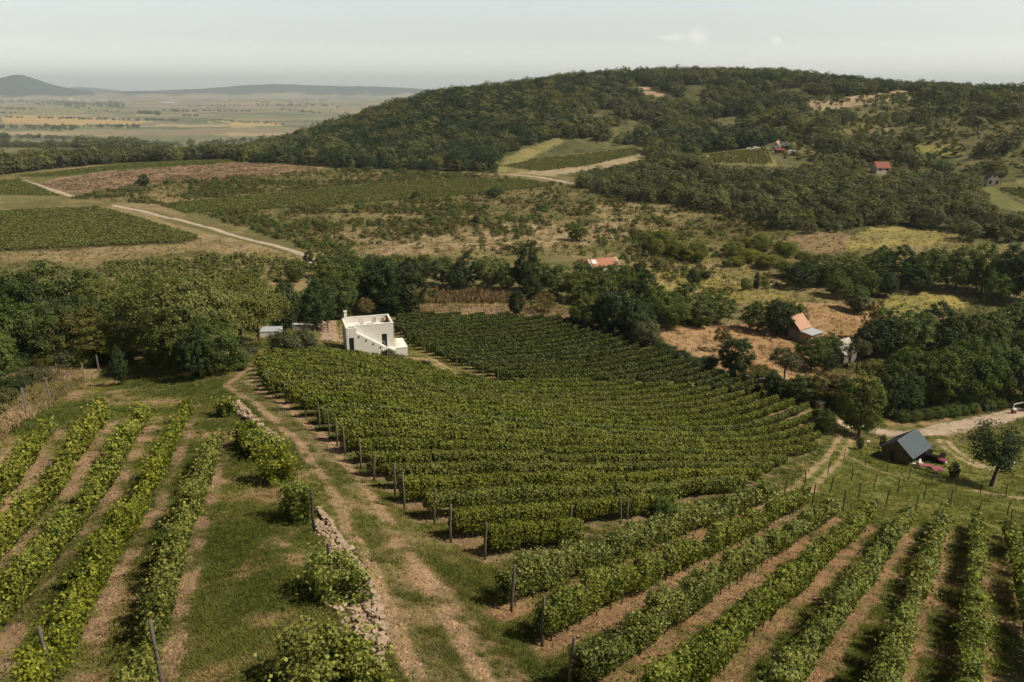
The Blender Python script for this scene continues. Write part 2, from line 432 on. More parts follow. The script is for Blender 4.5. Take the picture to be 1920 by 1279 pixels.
# everything beyond the vineyards: olive scrubland
far = sstep(140, 175, RG)
scr = lerp((.120, .110, .040), (.205, .165, .075), sstep(.42, .68, n_xl * .45 + n_lo * .55))
scr = lerp(scr, (.28, .21, .115), sstep(.64, .78, n_xl) * .7)
COL = COL * (1 - far[..., None]) + scr * far[..., None]
ROUGH_TAN, YEL = (.34, .215, .112), (.285, .235, .075)
FIELDS = [
 ([(430, 300), (480, 285), (560, 255), (640, 225), (800, 165), (1000, 145), (1300, 120), (1920, 150), (1920, 460), (1800, 450), (1500, 440), (1300, 380), (1130, 330), (930, 325), (600, 315)], (.060, .066, .026), (.105, .100, .042)),
 ([(1000, 240), (1920, 150), (1920, 330), (1500, 330), (1200, 300)], (.085, .088, .034), (.140, .125, .055)),
 ([(70, 345), (100, 334), (250, 316), (420, 303), (625, 313), (560, 324), (270, 345), (150, 362), (110, 362)], (.27, .18, .115), (.15, .11, .06)),
 ([(20, 332), (250, 306), (430, 299), (440, 304), (250, 316), (100, 334)], (.085, .092, .032), None),
 ([(0, 345), (35, 335), (120, 372), (0, 364)], (.105, .095, .035), (.13, .11, .045)),
 ([(0, 363), (90, 366), (110, 374), (60, 377), (0, 377)], (.145, .140, .055), None),
 ([(0, 397), (180, 389), (215, 397), (376, 448), (340, 457), (0, 473)], (.105, .088, .040), None),
 ([(290, 384), (640, 350), (870, 333), (1000, 338), (1045, 350), (830, 370), (600, 388), (350, 402)], (.115, .120, .040), (.135, .135, .046)),
 ([(180, 388), (215, 385), (330, 420), (440, 450), (600, 488), (595, 500), (480, 482), (380, 470), (200, 492), (0, 490), (0, 474), (340, 458), (378, 447)], (.27, .205, .11), (.20, .16, .07)),
 ([(215, 384), (290, 384), (358, 403), (340, 408)], (.24, .185, .10), (.18, .15, .07)),
 ([(230, 492), (380, 478), (480, 484), (590, 500), (560, 530), (200, 540)], (.21, .165, .075), (.15, .13, .05)),
 ([(700, 440), (900, 420), (1150, 415), (1200, 440), (1050, 470), (800, 470), (700, 465)], (.33, .25, .145), (.19, .15, .07)),
 ([(640, 455), (800, 465), (900, 470), (880, 478), (640, 480)], (.29, .22, .125), (.17, .14, .06)),
 ([(1080, 380), (1280, 375), (1330, 400), (1250, 440), (1150, 420)], (.28, .22, .11), (.16, .135, .055)),
 ([(1310, 460), (1360, 455), (1480, 520), (1480, 560), (1380, 560), (1310, 520)], (.28, .21, .115), (.19, .165, .06)),
 ([(1200, 500), (1320, 510), (1480, 560), (1440, 580), (1330, 560), (1200, 540)], (.20, .175, .05), (.25, .20, .08)),
 ([(800, 542), (960, 546), (1000, 574), (800, 574)], (.225, .160, .070), (.18, .145, .06)),
 ([(795, 572), (1060, 578), (1085, 602), (740, 590)], (.35, .265, .165), (.27, .20, .10)),
 ([(1080, 603), (1140, 610), (1260, 655), (1320, 690), (1300, 694), (1150, 632)], (.20, .14, .075), None),
 ([(1225, 618), (1330, 606), (1420, 612), (1470, 632), (1560, 700), (1480, 720), (1340, 690), (1250, 645)], ROUGH_TAN, (.30, .20, .11)),
 ([(1485, 568), (1580, 566), (1650, 582), (1670, 605), (1640, 650), (1600, 640), (1540, 632), (1490, 595)], ROUGH_TAN, (.28, .185, .085)),
 ([(1640, 578), (1700, 538), (1850, 560), (1760, 595), (1660, 595)], YEL, (.20, .18, .065)),
 ([(1470, 445), (1560, 430), (1620, 455), (1560, 475), (1480, 470)], (.23, .165, .09), None),
 ([(1580, 455), (1640, 425), (1750, 430), (1810, 445), (1720, 462), (1600, 468)], (.30, .25, .085), (.22, .185, .07)),
 ([(1600, 690), (1760, 690), (1700, 760), (1600, 720)], ROUGH_TAN, (.24, .17, .07)),
 ([(1495, 193), (1560, 184), (1690, 170), (1730, 180), (1610, 200), (1530, 208)], (.37, .28, .18), (.27, .21, .12)),
 ([(1175, 158), (1240, 165), (1270, 182), (1200, 178)], (.34, .25, .16), None),
 ([(1560, 235), (1660, 232), (1680, 250), (1570, 255)], (.17, .16, .065), (.23, .18, .085)),
 ([(930, 322), (930, 300), (1050, 256), (1060, 268), (990, 300), (1200, 276), (1215, 292), (1100, 315), (1010, 326)], (.165, .155, .055), (.24, .20, .085)),
 ([(950, 326), (1010, 320), (1200, 288), (1215, 295), (1110, 318), (1020, 331)], (.36, .29, .18), (.30, .23, .13)),
 ([(1322, 288), (1440, 277), (1450, 310), (1330, 308)], (.22, .19, .075), (.17, .155, .055)),
 ([(1478, 262), (1510, 264), (1540, 292), (1530, 300), (1490, 298)], (.165, .14, .06), None),
 ([(1700, 268), (1800, 270), (1800, 295), (1720, 290)], (.20, .18, .06), None),
 ([(1832, 350), (1850, 346), (1920, 385), (1920, 405), (1870, 390)], (.130, .138, .046), (.16, .15, .055)),
 ([(1855, 348), (1920, 335), (1920, 378)], (.20, .17, .07), (.13, .115, .045)),
 # right hand meadow by the road and the grassy posts without vines
 ([(1440, 960), (1530, 880), (1560, 820), (1700, 830), (1920, 800), (1920, 1010), (1700, 985), (1640, 980)], (.130, .138, .036), (.185, .178, .056)),
 ([(1540, 770), (1620, 800), (1760, 830), (1920, 790), (1920, 800), (1740, 850), (1560, 830)], (.105, .105, .03), (.15, .13, .05)),
 # the yard by the house
 ([(600, 600), (640, 600), (640, 640), (600, 640)], (.33, .23, .17), None),
 ([(765, 655), (800, 655), (900, 700), (985, 730), (940, 745), (850, 715)], (.20, .165, .06), (.13, .125, .035)),
 # tall dry grass behind the left fence
 ([(-60, 880), (-60, 700), (60, 680), (140, 655), (190, 660), (190, 702), (150, 720), (52, 786)], (.30, .215, .125), (.20, .16, .07)),
]
for poly, c, c2 in FIELDS: paint(poly, c, c2)
# the wide valley: a patchwork of fields, long across the view
vm = sstep(1150, 1500, RG) * (np.abs(ZT + 115) < 60)
ci = np.floor((GX + (n_xl - .5) * 120) / 480 + _hash(np.floor(GY / 190).astype(int), np.zeros_like(GX, int), 5) * 3).astype(int); cj = np.floor((GY + GX * .12) / 210).astype(int)
hsh = _hash(ci, cj, 77)
PAL = np.array([(.20, .18, .10), (.125, .135, .070), (.27, .20, .135), (.105, .118, .060), (.32, .255, .15), (.22, .175, .125), (.150, .155, .09), (.19, .19, .10)])
VC = PAL[np.minimum((hsh * 8).astype(int), 7)] * (0.85 + .3 * n_xl[..., None])
COL = COL * (1 - vm[..., None]) + VC * vm[..., None]
for poly, c in [([(0, 217), (150, 219), (300, 230), (150, 234), (0, 232)], (.38, .27, .12)), ([(390, 228), (520, 229), (540, 236), (440, 234)], (.38, .29, .12)),
                ([(0, 286), (150, 279), (150, 293), (0, 298)], (.095, .10, .04)), ([(0, 205), (140, 203), (280, 207), (120, 213)], (.20, .19, .09))]: paint(poly, c)
# bare strips of soil under the vine rows
SOILM = np.zeros(GX.shape)
def row_strips(kinds, d, n, half, col, amt, shift=.1, brk=0.0):
    global COL, SOILM
    tt = GX * d[0] + GY * d[1]; nn = GX * n[0] + GY * n[1]
    w = np.zeros(GX.shape)
    for r in ROWS:
        if r['kind'] not in kinds: continue
        a, b = sorted((d @ r['p0'], d @ r['p1'])); c = n @ r['p0']
        wob = (fbm(tt / 2.2, nn / 2.2, 3, 61) - .5) * .9
        e = np.abs(nn - c - shift + wob * .6)
        w = np.maximum(w, (1 - sstep(half * .72, half * 1.12, e)) * sstep(a - 1.6, a - .4, tt + wob) * (1 - sstep(b + .3, b + 1.5, tt + wob)))
    w = w * (.45 - brk + (.55 + brk) * sstep(.32 + brk * .35, .52 + brk * .3, n_md * .5 + n_hi * .25 + n_lo * .25)) * amt
    SOILM = np.maximum(SOILM, w)
    c1 = lerp(col, tuple(x * .72 for x in col), sstep(.4, .7, n_hi))
    COL = COL * (1 - w[..., None]) + c1 * w[..., None]
row_strips(('left',), dL, nL, .40, (.33, .215, .135), .95, .34, .25)
row_strips(('right',), dR, nR, .54, (.30, .18, .10), .90, .30, .1)
row_strips(('lower',), dM, nM, .60, (.27, .185, .115), .6)
row_strips(('upper',), dM, nM, .60, (.20, .145, .085), .5)
# worn wheel tracks
def track_pts(px): return [(p.x, p.y) for p in (at(*q) for q in px)]
TRACK_PX = [(800, 1300), (742, 1150), (705, 1060), (660, 985), (610, 900), (560, 830), (505, 775), (462, 742), (428, 722), (455, 700), (500, 680)]
TRACK = track_pts(TRACK_PX)
ROAD_PX = [(1556, 789), (1590, 797), (1640, 808), (1700, 815), (1760, 810), (1800, 800), (1850, 788), (1930, 770)]
def ruts(pts, gauge, half, col, amt, seed=0):
    global COL
    xs = [p[0] for p in pts]; ys = [p[1] for p in pts]
    box = (GX > min(xs) - 8) & (GX < max(xs) + 8) & (GY > min(ys) - 8) & (GY < max(ys) + 8)
    sd, par = _seg_dist(GX[box], GY[box], pts)
    wob = (fbm(par / 4, sd * 0 + seed, 3, 71 + seed) - .5) * .7
    fine = n_md[box] * .55 + n_hi[box] * .45
    w = np.zeros(sd.shape)
    for g in gauge: w = np.maximum(w, 1 - sstep(half * .5, half * 1.25, np.abs(sd - g + wob)))
    w = w * (.25 + .75 * sstep(.34, .50, fine)) * amt
    SOILM[box] = np.maximum(SOILM[box], w)
    c = np.asarray(col) * (0.8 + .4 * fine[:, None])
    COL[box] = COL[box] * (1 - w[:, None]) + c * w[:, None]
ruts(TRACK, (-.15, 1.75), .36, (.37, .245, .15), .95)
ruts(TRACK, (.8,), 1.6, (.25, .185, .10), .40, 2)
ruts(track_pts([(985, 1300), (900, 1200), (820, 1120), (770, 1060), (720, 1000)]), (0,), .8, (.33, .215, .13), .55, 4)
ruts(track_pts([(1440, 970), (1520, 900), (1570, 850), (1590, 815)]), (-.8, .8), .45, (.34, .24, .14), .85, 6)
ruts(track_pts([(1560, 838), (1640, 880), (1720, 905)]), (0,), .5, (.30, .20, .12), .6, 7)
ruts(track_pts([(1770, 828), (1800, 855), (1830, 872), (1870, 880)]), (-.7, .7), .5, (.40, .29, .19), .9, 8)
ruts(track_pts([(1830, 920), (1920, 935)]), (0,), .8, (.34, .23, .14), .7, 9)
ruts(track_pts(ROAD_PX), (0,), 1.6, (.40, .30, .21), 1.0, 11)
ruts(track_pts(ROAD_PX[4:]), (0,), 1.9, (.40, .30, .21), .9, 12)
ruts(track_pts([(766, 672), (800, 672), (850, 700)]), (-.6, .6), .5, (.38, .27, .17), .8, 10)

def ground_material():
    m, nt, out = new_mat('ground_soil_and_grass')
    a = N(nt, 'ShaderNodeAttribute', attribute_name='Col')
    geo = N(nt, 'ShaderNodeNewGeometry'); pos = geo.outputs['Position']
    f1 = noise(nt, pos, 5.5, 6, .65); f2 = noise(nt, pos, .55, 5, .6); f3 = noise(nt, pos, .045, 4, .6)
    k = mathn(nt, 'ADD', mathn(nt, 'MULTIPLY', f1, .5), mathn(nt, 'ADD', mathn(nt, 'MULTIPLY', f2, .3), mathn(nt, 'MULTIPLY', f3, .2)))
    c = mix(nt, 'MULTIPLY', 1.0, a.outputs['Color'], ramp(nt, k, [(.30, (.45, .46, .42)), (.5, (1, 1, 1)), (.70, (1.55, 1.50, 1.42))]))
    b = N(nt, 'ShaderNodeBsdfPrincipled', Roughness=.95); b.inputs['Specular IOR Level'].default_value = .1
    L(nt, c, b.inputs['Base Color'])
    bp = N(nt, 'ShaderNodeBump', Strength=.9, Distance=.14); L(nt, f1, bp.inputs['Height']); L(nt, bp.outputs[0], b.inputs['Normal'])
    L(nt, b.outputs[0], out.inputs['Surface']); return m
M_GROUND = ground_material()
idx = np.arange(AZ_N * R_N).reshape(AZ_N, R_N)
quads = np.stack([idx[:-1, :-1], idx[:-1, 1:], idx[1:, 1:], idx[1:, :-1]], -1).reshape(-1, 4)
V = np.stack([GX, GY, ZT], -1).reshape(-1, 3)
me = mesh_np('ground', V, quads[:, ::-1], M_GROUND, {'Col': ('POINT', 'FLOAT_COLOR', np.concatenate([np.clip(COL, 0, 1), np.ones(COL.shape[:2] + (1,))], -1))}, smooth=True)
ground = add('ground', me); tag(ground, 'grassy and dry earth ground falling from the vineyards to the wide valley', 'ground', kind='structure')
# ------------------------------------------------------------------ camera, sky, sun, haze
cam = bpy.data.objects.new('camera', bpy.data.cameras.new('camera')); LINK(cam); SC.camera = cam
cam.data.sensor_width = 36; cam.data.sensor_fit = 'HORIZONTAL'; cam.data.lens = 36 * F_PX / 1920
cam.rotation_euler = (math.pi / 2 - PITCH, 0, 0); cam.data.clip_start = .5; cam.data.clip_end = 80000
SUN_EL, SUN_AZ = 50.0, 101.0         # azimuth clockwise from +Y (the view direction)
w = bpy.data.worlds.new('World'); SC.world = w; w.use_nodes = True
wn = w.node_tree; wn.nodes.clear()
wo = wn.nodes.new('ShaderNodeOutputWorld'); bg = wn.nodes.new('ShaderNodeBackground'); sk = wn.nodes.new('ShaderNodeTexSky')
sk.sky_type = 'NISHITA'; sk.sun_disc = False; sk.sun_elevation = math.radians(SUN_EL); sk.sun_rotation = math.radians(SUN_AZ)
sk.air_density = 1.0; sk.dust_density = 1.2; sk.ozone_density = 1.0; sk.altitude = 200
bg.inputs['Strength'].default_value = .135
wh = wn.nodes.new('ShaderNodeHueSaturation'); wh.inputs['Saturation'].default_value = .25
wn.links.new(sk.outputs[0], wh.inputs['Color']); wm = wn.nodes.new('ShaderNodeMix'); wm.data_type = 'RGBA'; wm.blend_type = 'MULTIPLY'; wm.inputs[0].default_value = 1.0; wm.inputs[7].default_value = (.985, 1.0, .975, 1)
wn.links.new(wh.outputs[0], wm.inputs[6])
# added ramp: low sky brightened, sky overhead dimmed to cut fill and deepen shadows
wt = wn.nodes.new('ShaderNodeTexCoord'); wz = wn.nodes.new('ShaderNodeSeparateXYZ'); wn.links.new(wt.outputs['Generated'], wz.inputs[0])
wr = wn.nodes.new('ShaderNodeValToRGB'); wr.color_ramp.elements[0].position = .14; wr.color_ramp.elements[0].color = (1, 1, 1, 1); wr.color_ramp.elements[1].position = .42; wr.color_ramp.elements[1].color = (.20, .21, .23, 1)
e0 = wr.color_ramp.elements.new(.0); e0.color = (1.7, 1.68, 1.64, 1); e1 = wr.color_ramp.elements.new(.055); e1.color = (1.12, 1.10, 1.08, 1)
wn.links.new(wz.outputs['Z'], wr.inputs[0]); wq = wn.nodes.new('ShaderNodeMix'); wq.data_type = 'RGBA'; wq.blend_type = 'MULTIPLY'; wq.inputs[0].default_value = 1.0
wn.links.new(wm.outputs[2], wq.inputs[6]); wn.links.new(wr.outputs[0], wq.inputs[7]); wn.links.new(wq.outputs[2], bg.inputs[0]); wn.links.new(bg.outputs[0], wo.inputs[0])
sl = bpy.data.lights.new('sun', 'SUN'); sl.energy = 5.0; sl.angle = math.radians(.53); sl.color = (1, .91, .75)
sun = bpy.data.objects.new('sun', sl); LINK(sun)
sa, se = math.radians(SUN_AZ), math.radians(SUN_EL)
sdir = Vector((math.sin(sa) * math.cos(se), math.cos(sa) * math.cos(se), math.sin(se)))
sun.rotation_euler = sdir.to_track_quat('Z', 'Y').to_euler()
SC.view_settings.view_transform = 'Standard'; SC.view_settings.look = 'None'; SC.view_settings.exposure = .12; SC.view_settings.gamma = 1
SC.view_settings.use_curve_mapping = False
SC.cycles.use_denoising = True; SC.cycles.max_bounces = 5; SC.cycles.diffuse_bounces = 2; SC.cycles.transmission_bounces = 4; SC.cycles.transparent_max_bounces = 6; SC.cycles.volume_bounces = 0
# ------------------------------------------------------------------ leaves
def leaf_quads(P, size, nbias, rng, up=.35, spread=1.0):
    """one folded four-cornered leaf at every point; nbias = preferred facing (n,3)"""
    n = len(P)
    nr = nbias + rng.normal(0, spread * .6, (n, 3)); nr[:, 2] += up
    nr /= np.maximum(np.linalg.norm(nr, axis=1, keepdims=True), 1e-6)
    t = rng.normal(0, 1, (n, 3)); t -= nr * (t * nr).sum(1, keepdims=True); t /= np.maximum(np.linalg.norm(t, axis=1, keepdims=True), 1e-6)
    b = np.cross(nr, t)
    s = np.asarray(size).reshape(-1, 1) * rng.uniform(.7, 1.3, (n, 1))
    V = np.empty((n, 4, 3))
    V[:, 0] = P - t * s * .5; V[:, 2] = P + t * s * .5
    V[:, 1] = P + b * s * .46 + nr * s * .12; V[:, 3] = P - b * s * .46 + nr * s * .12
    return V.reshape(-1, 3), np.arange(4 * n).reshape(n, 4)

# ------------------------------------------------------------------ vines
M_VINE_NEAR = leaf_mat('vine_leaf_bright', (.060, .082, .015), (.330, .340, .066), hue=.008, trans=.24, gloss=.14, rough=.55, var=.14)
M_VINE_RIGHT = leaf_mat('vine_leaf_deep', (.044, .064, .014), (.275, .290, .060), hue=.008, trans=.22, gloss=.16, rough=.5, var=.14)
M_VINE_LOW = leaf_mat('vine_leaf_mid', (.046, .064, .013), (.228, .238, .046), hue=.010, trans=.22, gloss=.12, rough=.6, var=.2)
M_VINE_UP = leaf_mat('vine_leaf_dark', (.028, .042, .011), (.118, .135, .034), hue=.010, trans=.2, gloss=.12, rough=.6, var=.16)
M_BARK = simple('vine_bark', (.085, .060, .042), .95, .3, 8)
def row_foliage(p0, p1, rng, h=1.95, half=.36, lo=.45, kmin=.09, kpx=.0035, cap=.26, dens=2.6, gaps=.0, ragged=1.0, step=.5, shoots=0.0):
    d = p1 - p0; Ln = float(np.hypot(*d)); d = d / Ln; nn = np.array([d[1], -d[0]])
    Ps = []; Ss = []; Nb = []; Ts = []
    seed = int(rng.integers(1e6))
    for t0 in np.arange(0, Ln, step):
        c = p0 + d * (t0 + step / 2); r = math.hypot(*c)
        s = min(max(kpx * r, kmin), cap)
        area = (2 * (h - lo) + 2 * half) * step
        cnt = int(dens * area / (.46 * s * s))
        # this stretch's own height, width and vigour
        a = float(vnoise(t0 / 1.1, seed * .01, 3)); b = float(vnoise(t0 / 1.6, seed * .013, 4)); g = float(vnoise(t0 / 2.6, seed * .017, 6))
        pv = .5 + .5 * math.cos(2 * math.pi * (t0 + .3 * float(vnoise(t0 / 3, seed * .07, 12))) / 1.12)       # each plant bulges round its stem
        hh = h * (1 - .22 * ragged * (1 - pv)) * (.76 + .42 * a * ragged); ww = half * (.55 + .75 * b + .35 * pv); cnt = int(cnt * (1 - .55 * min(ragged, 1) + .80 * min(ragged, 1) * pv)); ll = lo * (.5 + 1.2 * float(vnoise(t0 / .9, seed * .02, 8)))
        if g < gaps: cnt = int(cnt * .25); hh *= .75
        cnt = max(cnt, 3)
        t = t0 + rng.uniform(-.15, step + .15, cnt)
        ang = rng.uniform(0, 2 * math.pi, cnt); rad = np.sqrt(rng.uniform(.22, 1, cnt))
        sx = np.sign(np.cos(ang)) * np.abs(np.cos(ang)) ** .7 * rad; sz = np.sign(np.sin(ang)) * np.abs(np.sin(ang)) ** .7 * rad
        off = sx * ww; zz = ll + (hh - ll) * (.5 + .5 * sz)
        # stray shoots over the top and out at the sides
        m = rng.uniform(size=cnt) < .10; zz = np.where(m, zz + rng.uniform(0, .45, cnt) * ragged, zz); off = np.where(m, off * 1.7, off)
        xy = p0[None] + d[None] * t[:, None] + nn[None] * (off + (b - .5) * .25)[:, None]
        Ps.append(np.c_[xy, zat(xy[:, 0], xy[:, 1]) + zz]); Ss.append(np.full(cnt, s))
        Nb.append(np.c_[nn[None] * sx[:, None] * .9, sz * .9]); 
        Ts.append(np.clip(.18 + .40 * vnoise(t / 1.3, np.full(cnt, seed * .03), 9) + .22 * (zz / h - .5) + rng.normal(0, .30, cnt), 0, 1))  # tint lighter higher up, widely scattered: sunlit and shaded leaves painted in
        # long shoots that escape the trellis
        for _ in range(rng.poisson(shoots * step * 1.5) if g > gaps else 0):
            k = int(rng.integers(6, 13)); q = np.linspace(0, 1, k); si = rng.choice([-1, 1]); ln = rng.uniform(.35, .85); tt = t0 + rng.uniform(0, step) + q * rng.normal(0, .3)
            oo = si * (ww * .6 + q * ln * rng.uniform(.3, 1)) + rng.normal(0, .04, k); zz = hh * rng.uniform(.6, .98) + q * ln * rng.uniform(.1, .9) - q ** 2 * ln * rng.uniform(.2, 1.0) + rng.normal(0, .03, k)
            xy = p0[None] + d[None] * tt[:, None] + nn[None] * oo[:, None]
            Ps.append(np.c_[xy, zat(xy[:, 0], xy[:, 1]) + np.maximum(zz, .1)]); Ss.append(np.full(k, s * .95)); Nb.append(np.c_[nn[None] * si * np.ones((k, 1)) * .6, np.full(k, .6)]); Ts.append(np.clip(rng.normal(.55, .2, k), 0, 1))
    P = np.concatenate(Ps); S = np.concatenate(Ss)
    Vv, Ff = leaf_quads(P, S, np.concatenate(Nb), rng, up=.15)
    return Vv, Ff, np.repeat(np.concatenate(Ts), 4)

def stem_mesh(k):
    rnd = random.Random(k); mb = MB()
    x = y = 0; path = [(0, 0, -.12)]
    for z in (.15, .35, .6, .85):
        x += rnd.uniform(-.05, .05); y += rnd.uniform(-.05, .05); path.append((x, y, z))
    mb.tube(path, [.034, .032, .03, .026, .02], 6)
    mb.tube([path[3], (x + .18, y + .1, .9)], [.02, .012], 5)
    return mb.mesh('stem', M_BARK, True)
STEMS = [stem_mesh(k) for k in range(4)]

ORD = ['first', 'second', 'third', 'fourth', 'fifth', 'sixth', 'seventh', 'eighth', 'ninth', 'tenth', 'eleventh', 'twelfth', 'thirteenth', 'fourteenth', 'fifteenth',
       'sixteenth', 'seventeenth', 'eighteenth', 'nineteenth', 'twentieth']
def ordinal(i):
    if i < 20: return ORD[i]
    tens = {2: 'twenty', 3: 'thirty', 4: 'forty', 5: 'fifty'}[(i + 1) // 10]; o = (i + 1) % 10
    return tens + '-' + ORD[o - 1] if o else {'twenty': 'twentieth', 'thirty': 'thirtieth', 'forty': 'fortieth', 'fifty': 'fiftieth'}[tens]
GRP = dict(left='vine rows of the left vineyard', right='vine rows down the right slope', lower='vine rows of the bright middle plot', upper='vine rows of the dark plot beside the white house')
cnt_kind = dict(left=0, right=0, lower=0, upper=0)
for r in ROWS:
    kd = r['kind']; i = cnt_kind[kd]; cnt_kind[kd] += 1
    rng = np.random.default_rng(1000 + 97 * i + {'left': 1, 'right': 2, 'lower': 3, 'upper': 4}[kd])
    if kd == 'left':
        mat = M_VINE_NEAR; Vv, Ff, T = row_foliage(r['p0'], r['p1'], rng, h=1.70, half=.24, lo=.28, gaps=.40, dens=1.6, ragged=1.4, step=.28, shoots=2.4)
        lab = ('bright ragged vine row bordering the open grass beside the stone wall' if i == 0 else
               f'bright ragged vine row in the left vineyard, {ordinal(i)} from the open grass')
    elif kd == 'right':
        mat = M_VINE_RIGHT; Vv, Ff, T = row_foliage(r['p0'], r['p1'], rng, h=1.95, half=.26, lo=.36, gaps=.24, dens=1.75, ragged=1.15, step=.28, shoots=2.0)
        lab = ('long vine row on the right slope, the one lying against the middle plot' if i == 0 else
               f'long vine row on the right slope, {ordinal(i)} counted from the middle plot')
    elif kd == 'lower':
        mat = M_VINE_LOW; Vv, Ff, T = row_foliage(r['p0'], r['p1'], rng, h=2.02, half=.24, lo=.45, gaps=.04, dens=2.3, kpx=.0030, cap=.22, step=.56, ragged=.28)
        lab = f'green vine row of the bright middle plot, {ordinal(i)} up from the nearest plot corner'
    else:
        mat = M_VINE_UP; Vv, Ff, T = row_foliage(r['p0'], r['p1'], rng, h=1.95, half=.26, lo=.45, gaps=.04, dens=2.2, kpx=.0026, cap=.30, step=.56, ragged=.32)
        lab = f'dark green vine row beside the white house, {ordinal(i)} up from the bright plot'
    o = c0 = Vector((float(r['p0'][0]), float(r['p0'][1]), 0)); c0.z = float(zat(c0.x, c0.y))
    root = empty('vine_row', c0); tag(root, lab, 'vine row', GRP[kd])
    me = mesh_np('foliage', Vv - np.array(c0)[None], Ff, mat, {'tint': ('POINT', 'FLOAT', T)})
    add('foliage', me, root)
    # crooked stems on the rows near enough to see them
    d = r['p1'] - r['p0']; Ln = float(np.hypot(*d)); d = d / Ln
    lim = 34 if kd == 'left' else 48 if kd == 'right' else 9 if kd == 'lower' else 0
    rnd = random.Random(i * 7 + len(kd)); t = .6
    while t < min(Ln, lim):
        p = r['p0'] + d * t
        if math.hypot(*p) < 75 and abs(math.atan2(p[0], p[1])) < math.radians(36):
            z = float(zat(p[0], p[1]))
            s = add('stem', STEMS[rnd.randrange(4)], root, (p[0] - c0.x, p[1] - c0.y, z - c0.z)); s.rotation_euler = (0, 0, rnd.uniform(0, 6.28))
        t += rnd.uniform(1.0, 1.35)
print('rows', cnt_kind)

# ------------------------------------------------------------------ posts
M_POST = simple('weathered_grey_wood', (.150, .122, .098), .9, .3, 6, .3)
M_POST_D = simple('dark_stained_wood', (.060, .050, .044), .85, .3, 6, .3)
M_POST_C = simple('concrete_post', (.20, .18, .16), .9, .2, 6, .2)
M_WIRE = simple('galvanised_wire', (.30, .30, .31), .4, .1, 5, 0, .8)
def post_mesh(h, r, mat, k, square=False):
    rnd = random.Random(k); mb = MB()
    if square: mb.box(-r, r, -r, r, -.3, h)
    else:
        b = [rnd.uniform(-.03, .03) for _ in range(4)]
        mb.tube([(0, 0, -.3), (b[0], b[1], h * .4), (b[2], b[3], h * .75), (b[2] * 1.6, b[3] * 1.4, h - .03), (b[2] * 1.6, b[3] * 1.4, h)],
                [r * 1.1, r, r * .97, r * .93, r * .7], 9)
    return mb.mesh('post', mat, not square)
PN = [post_mesh(1.9, .052, M_POST, k) for k in range(3)]
PD = [post_mesh(1.9, .055, M_POST_D, k) for k in range(3)]
PF = [post_mesh(2.0, .055, M_POST_C, k, True) for k in range(2)]
WIRE_POSTS = {}
def put_post(meshes, u, v, lab, cat, grp, name='post', k=0, lean=.05, sc=1.0):
    p = at(u, v); o = add(name, meshes[k % len(meshes)], None, p)
    rnd = random.Random(int(u * 31 + v)); o.rotation_euler = (rnd.uniform(-lean, lean), rnd.uniform(-lean, lean), rnd.uniform(0, 6.28)); o.scale = (1, 1, sc * rnd.uniform(.95, 1.06))
    tag(o, lab, cat, grp); return o
END_LOW = [(909, 1050), (846, 1018), (815, 983), (758, 956), (740, 930), (702, 903), (677, 880), (648, 854), (632, 836), (617, 818), (599, 803), (573, 784), (537, 756), (505, 737)]
for i, (u, v) in enumerate(END_LOW):
    put_post(PN, u, v, f'grey wooden end post along the dirt track, {ordinal(i)} up from the near plot corner', 'vineyard post', 'end posts along the dirt track', 'vineyard_post', i)
for i, (u, v) in enumerate([(958, 1148), (1017, 1212), (1068, 1296)]):
    put_post(PN, u, v, ['leaning grey end post of the first right slope row beside the dirt track', 'upright grey end post of the second right slope row beside the dirt track',
                        'grey end post at the bottom edge before the third right slope row'][i], 'vineyard post', 'end posts of the right slope rows', 'vineyard_post', i, .09 if i == 0 else .03)
put_post(PN, 301, 1290, 'pale grey post standing at the near end of the left vineyard row by the grass', 'vineyard post', 'posts of the left vineyard', 'vineyard_post', 1, .03, 1.1)
put_post(PN, 107, 1310, 'dark topped post near the bottom corner in the second row of the left vineyard', 'vineyard post', 'posts of the left vineyard', 'vineyard_post', 2, .03, 1.15)
for i, (u, v) in enumerate([(371, 968), (109, 925)]):
    put_post(PN, u, v, ['short grey post rising through the vine row nearest the open grass', 'grey post standing in the soil strip of the left vineyard'][i], 'vineyard post', 'posts of the left vineyard', 'vineyard_post', i, .04, .95)
for i, (u, v) in enumerate([(1177, 984), (1163, 986), (1068, 1015)]):
    put_post(PN, u, v, ['grey end post at the right end of a middle plot row, by the gap', 'thin post leaning beside the right end of a middle plot row', 'dark end post at the right end of the nearest middle plot row'][i], 'vineyard post', 'posts at the right ends of the middle rows', 'vineyard_post', i)
BARE = [(553, 275), (665, 210), (793, 143), (880, 70), (997, 95), (706, 315), (806, 245), (920, 180), (875, 350), (962, 285), (1045, 220), (1115, 130), (1047, 380), (1110, 318), (1173, 250), (1233, 175),
        (1270, 350), (1318, 283), (1360, 205), (1437, 370), (1463, 310), (1490, 220), (1625, 250), (1612, 375), (1765, 270), (1772, 365), (1790, 425)]
for i, (a, b) in enumerate(BARE):
    u, v = 1280 + a / 2.914, 840 + b / 2.914
    near_ = 'close to the plank shed' if (a > 950 and b < 190) else 'beyond the vine row ends' if b > 300 else 'in the middle of the grassy slope'
    put_post(PD, u, v, f'dark bare post on the vineless grassy slope, {near_}', 'vineyard post', 'bare posts on the grassy slope ' + near_, 'vineyard_post', i, .06)
FENCE = [(-6, 850), (52, 783), (94, 751), (130, 735), (160, 718), (187, 703), (225, 672), (243, 671), (257, 668), (271, 667), (285, 660), (296, 656)]
for i, (u, v) in enumerate(FENCE):
    put_post(PF, u, v, f'square weathered fence post below the thicket, {ordinal(i)} from the left edge', 'fence post', 'posts of the wire fence on the left', 'fence_post', i, .03, 1.05)
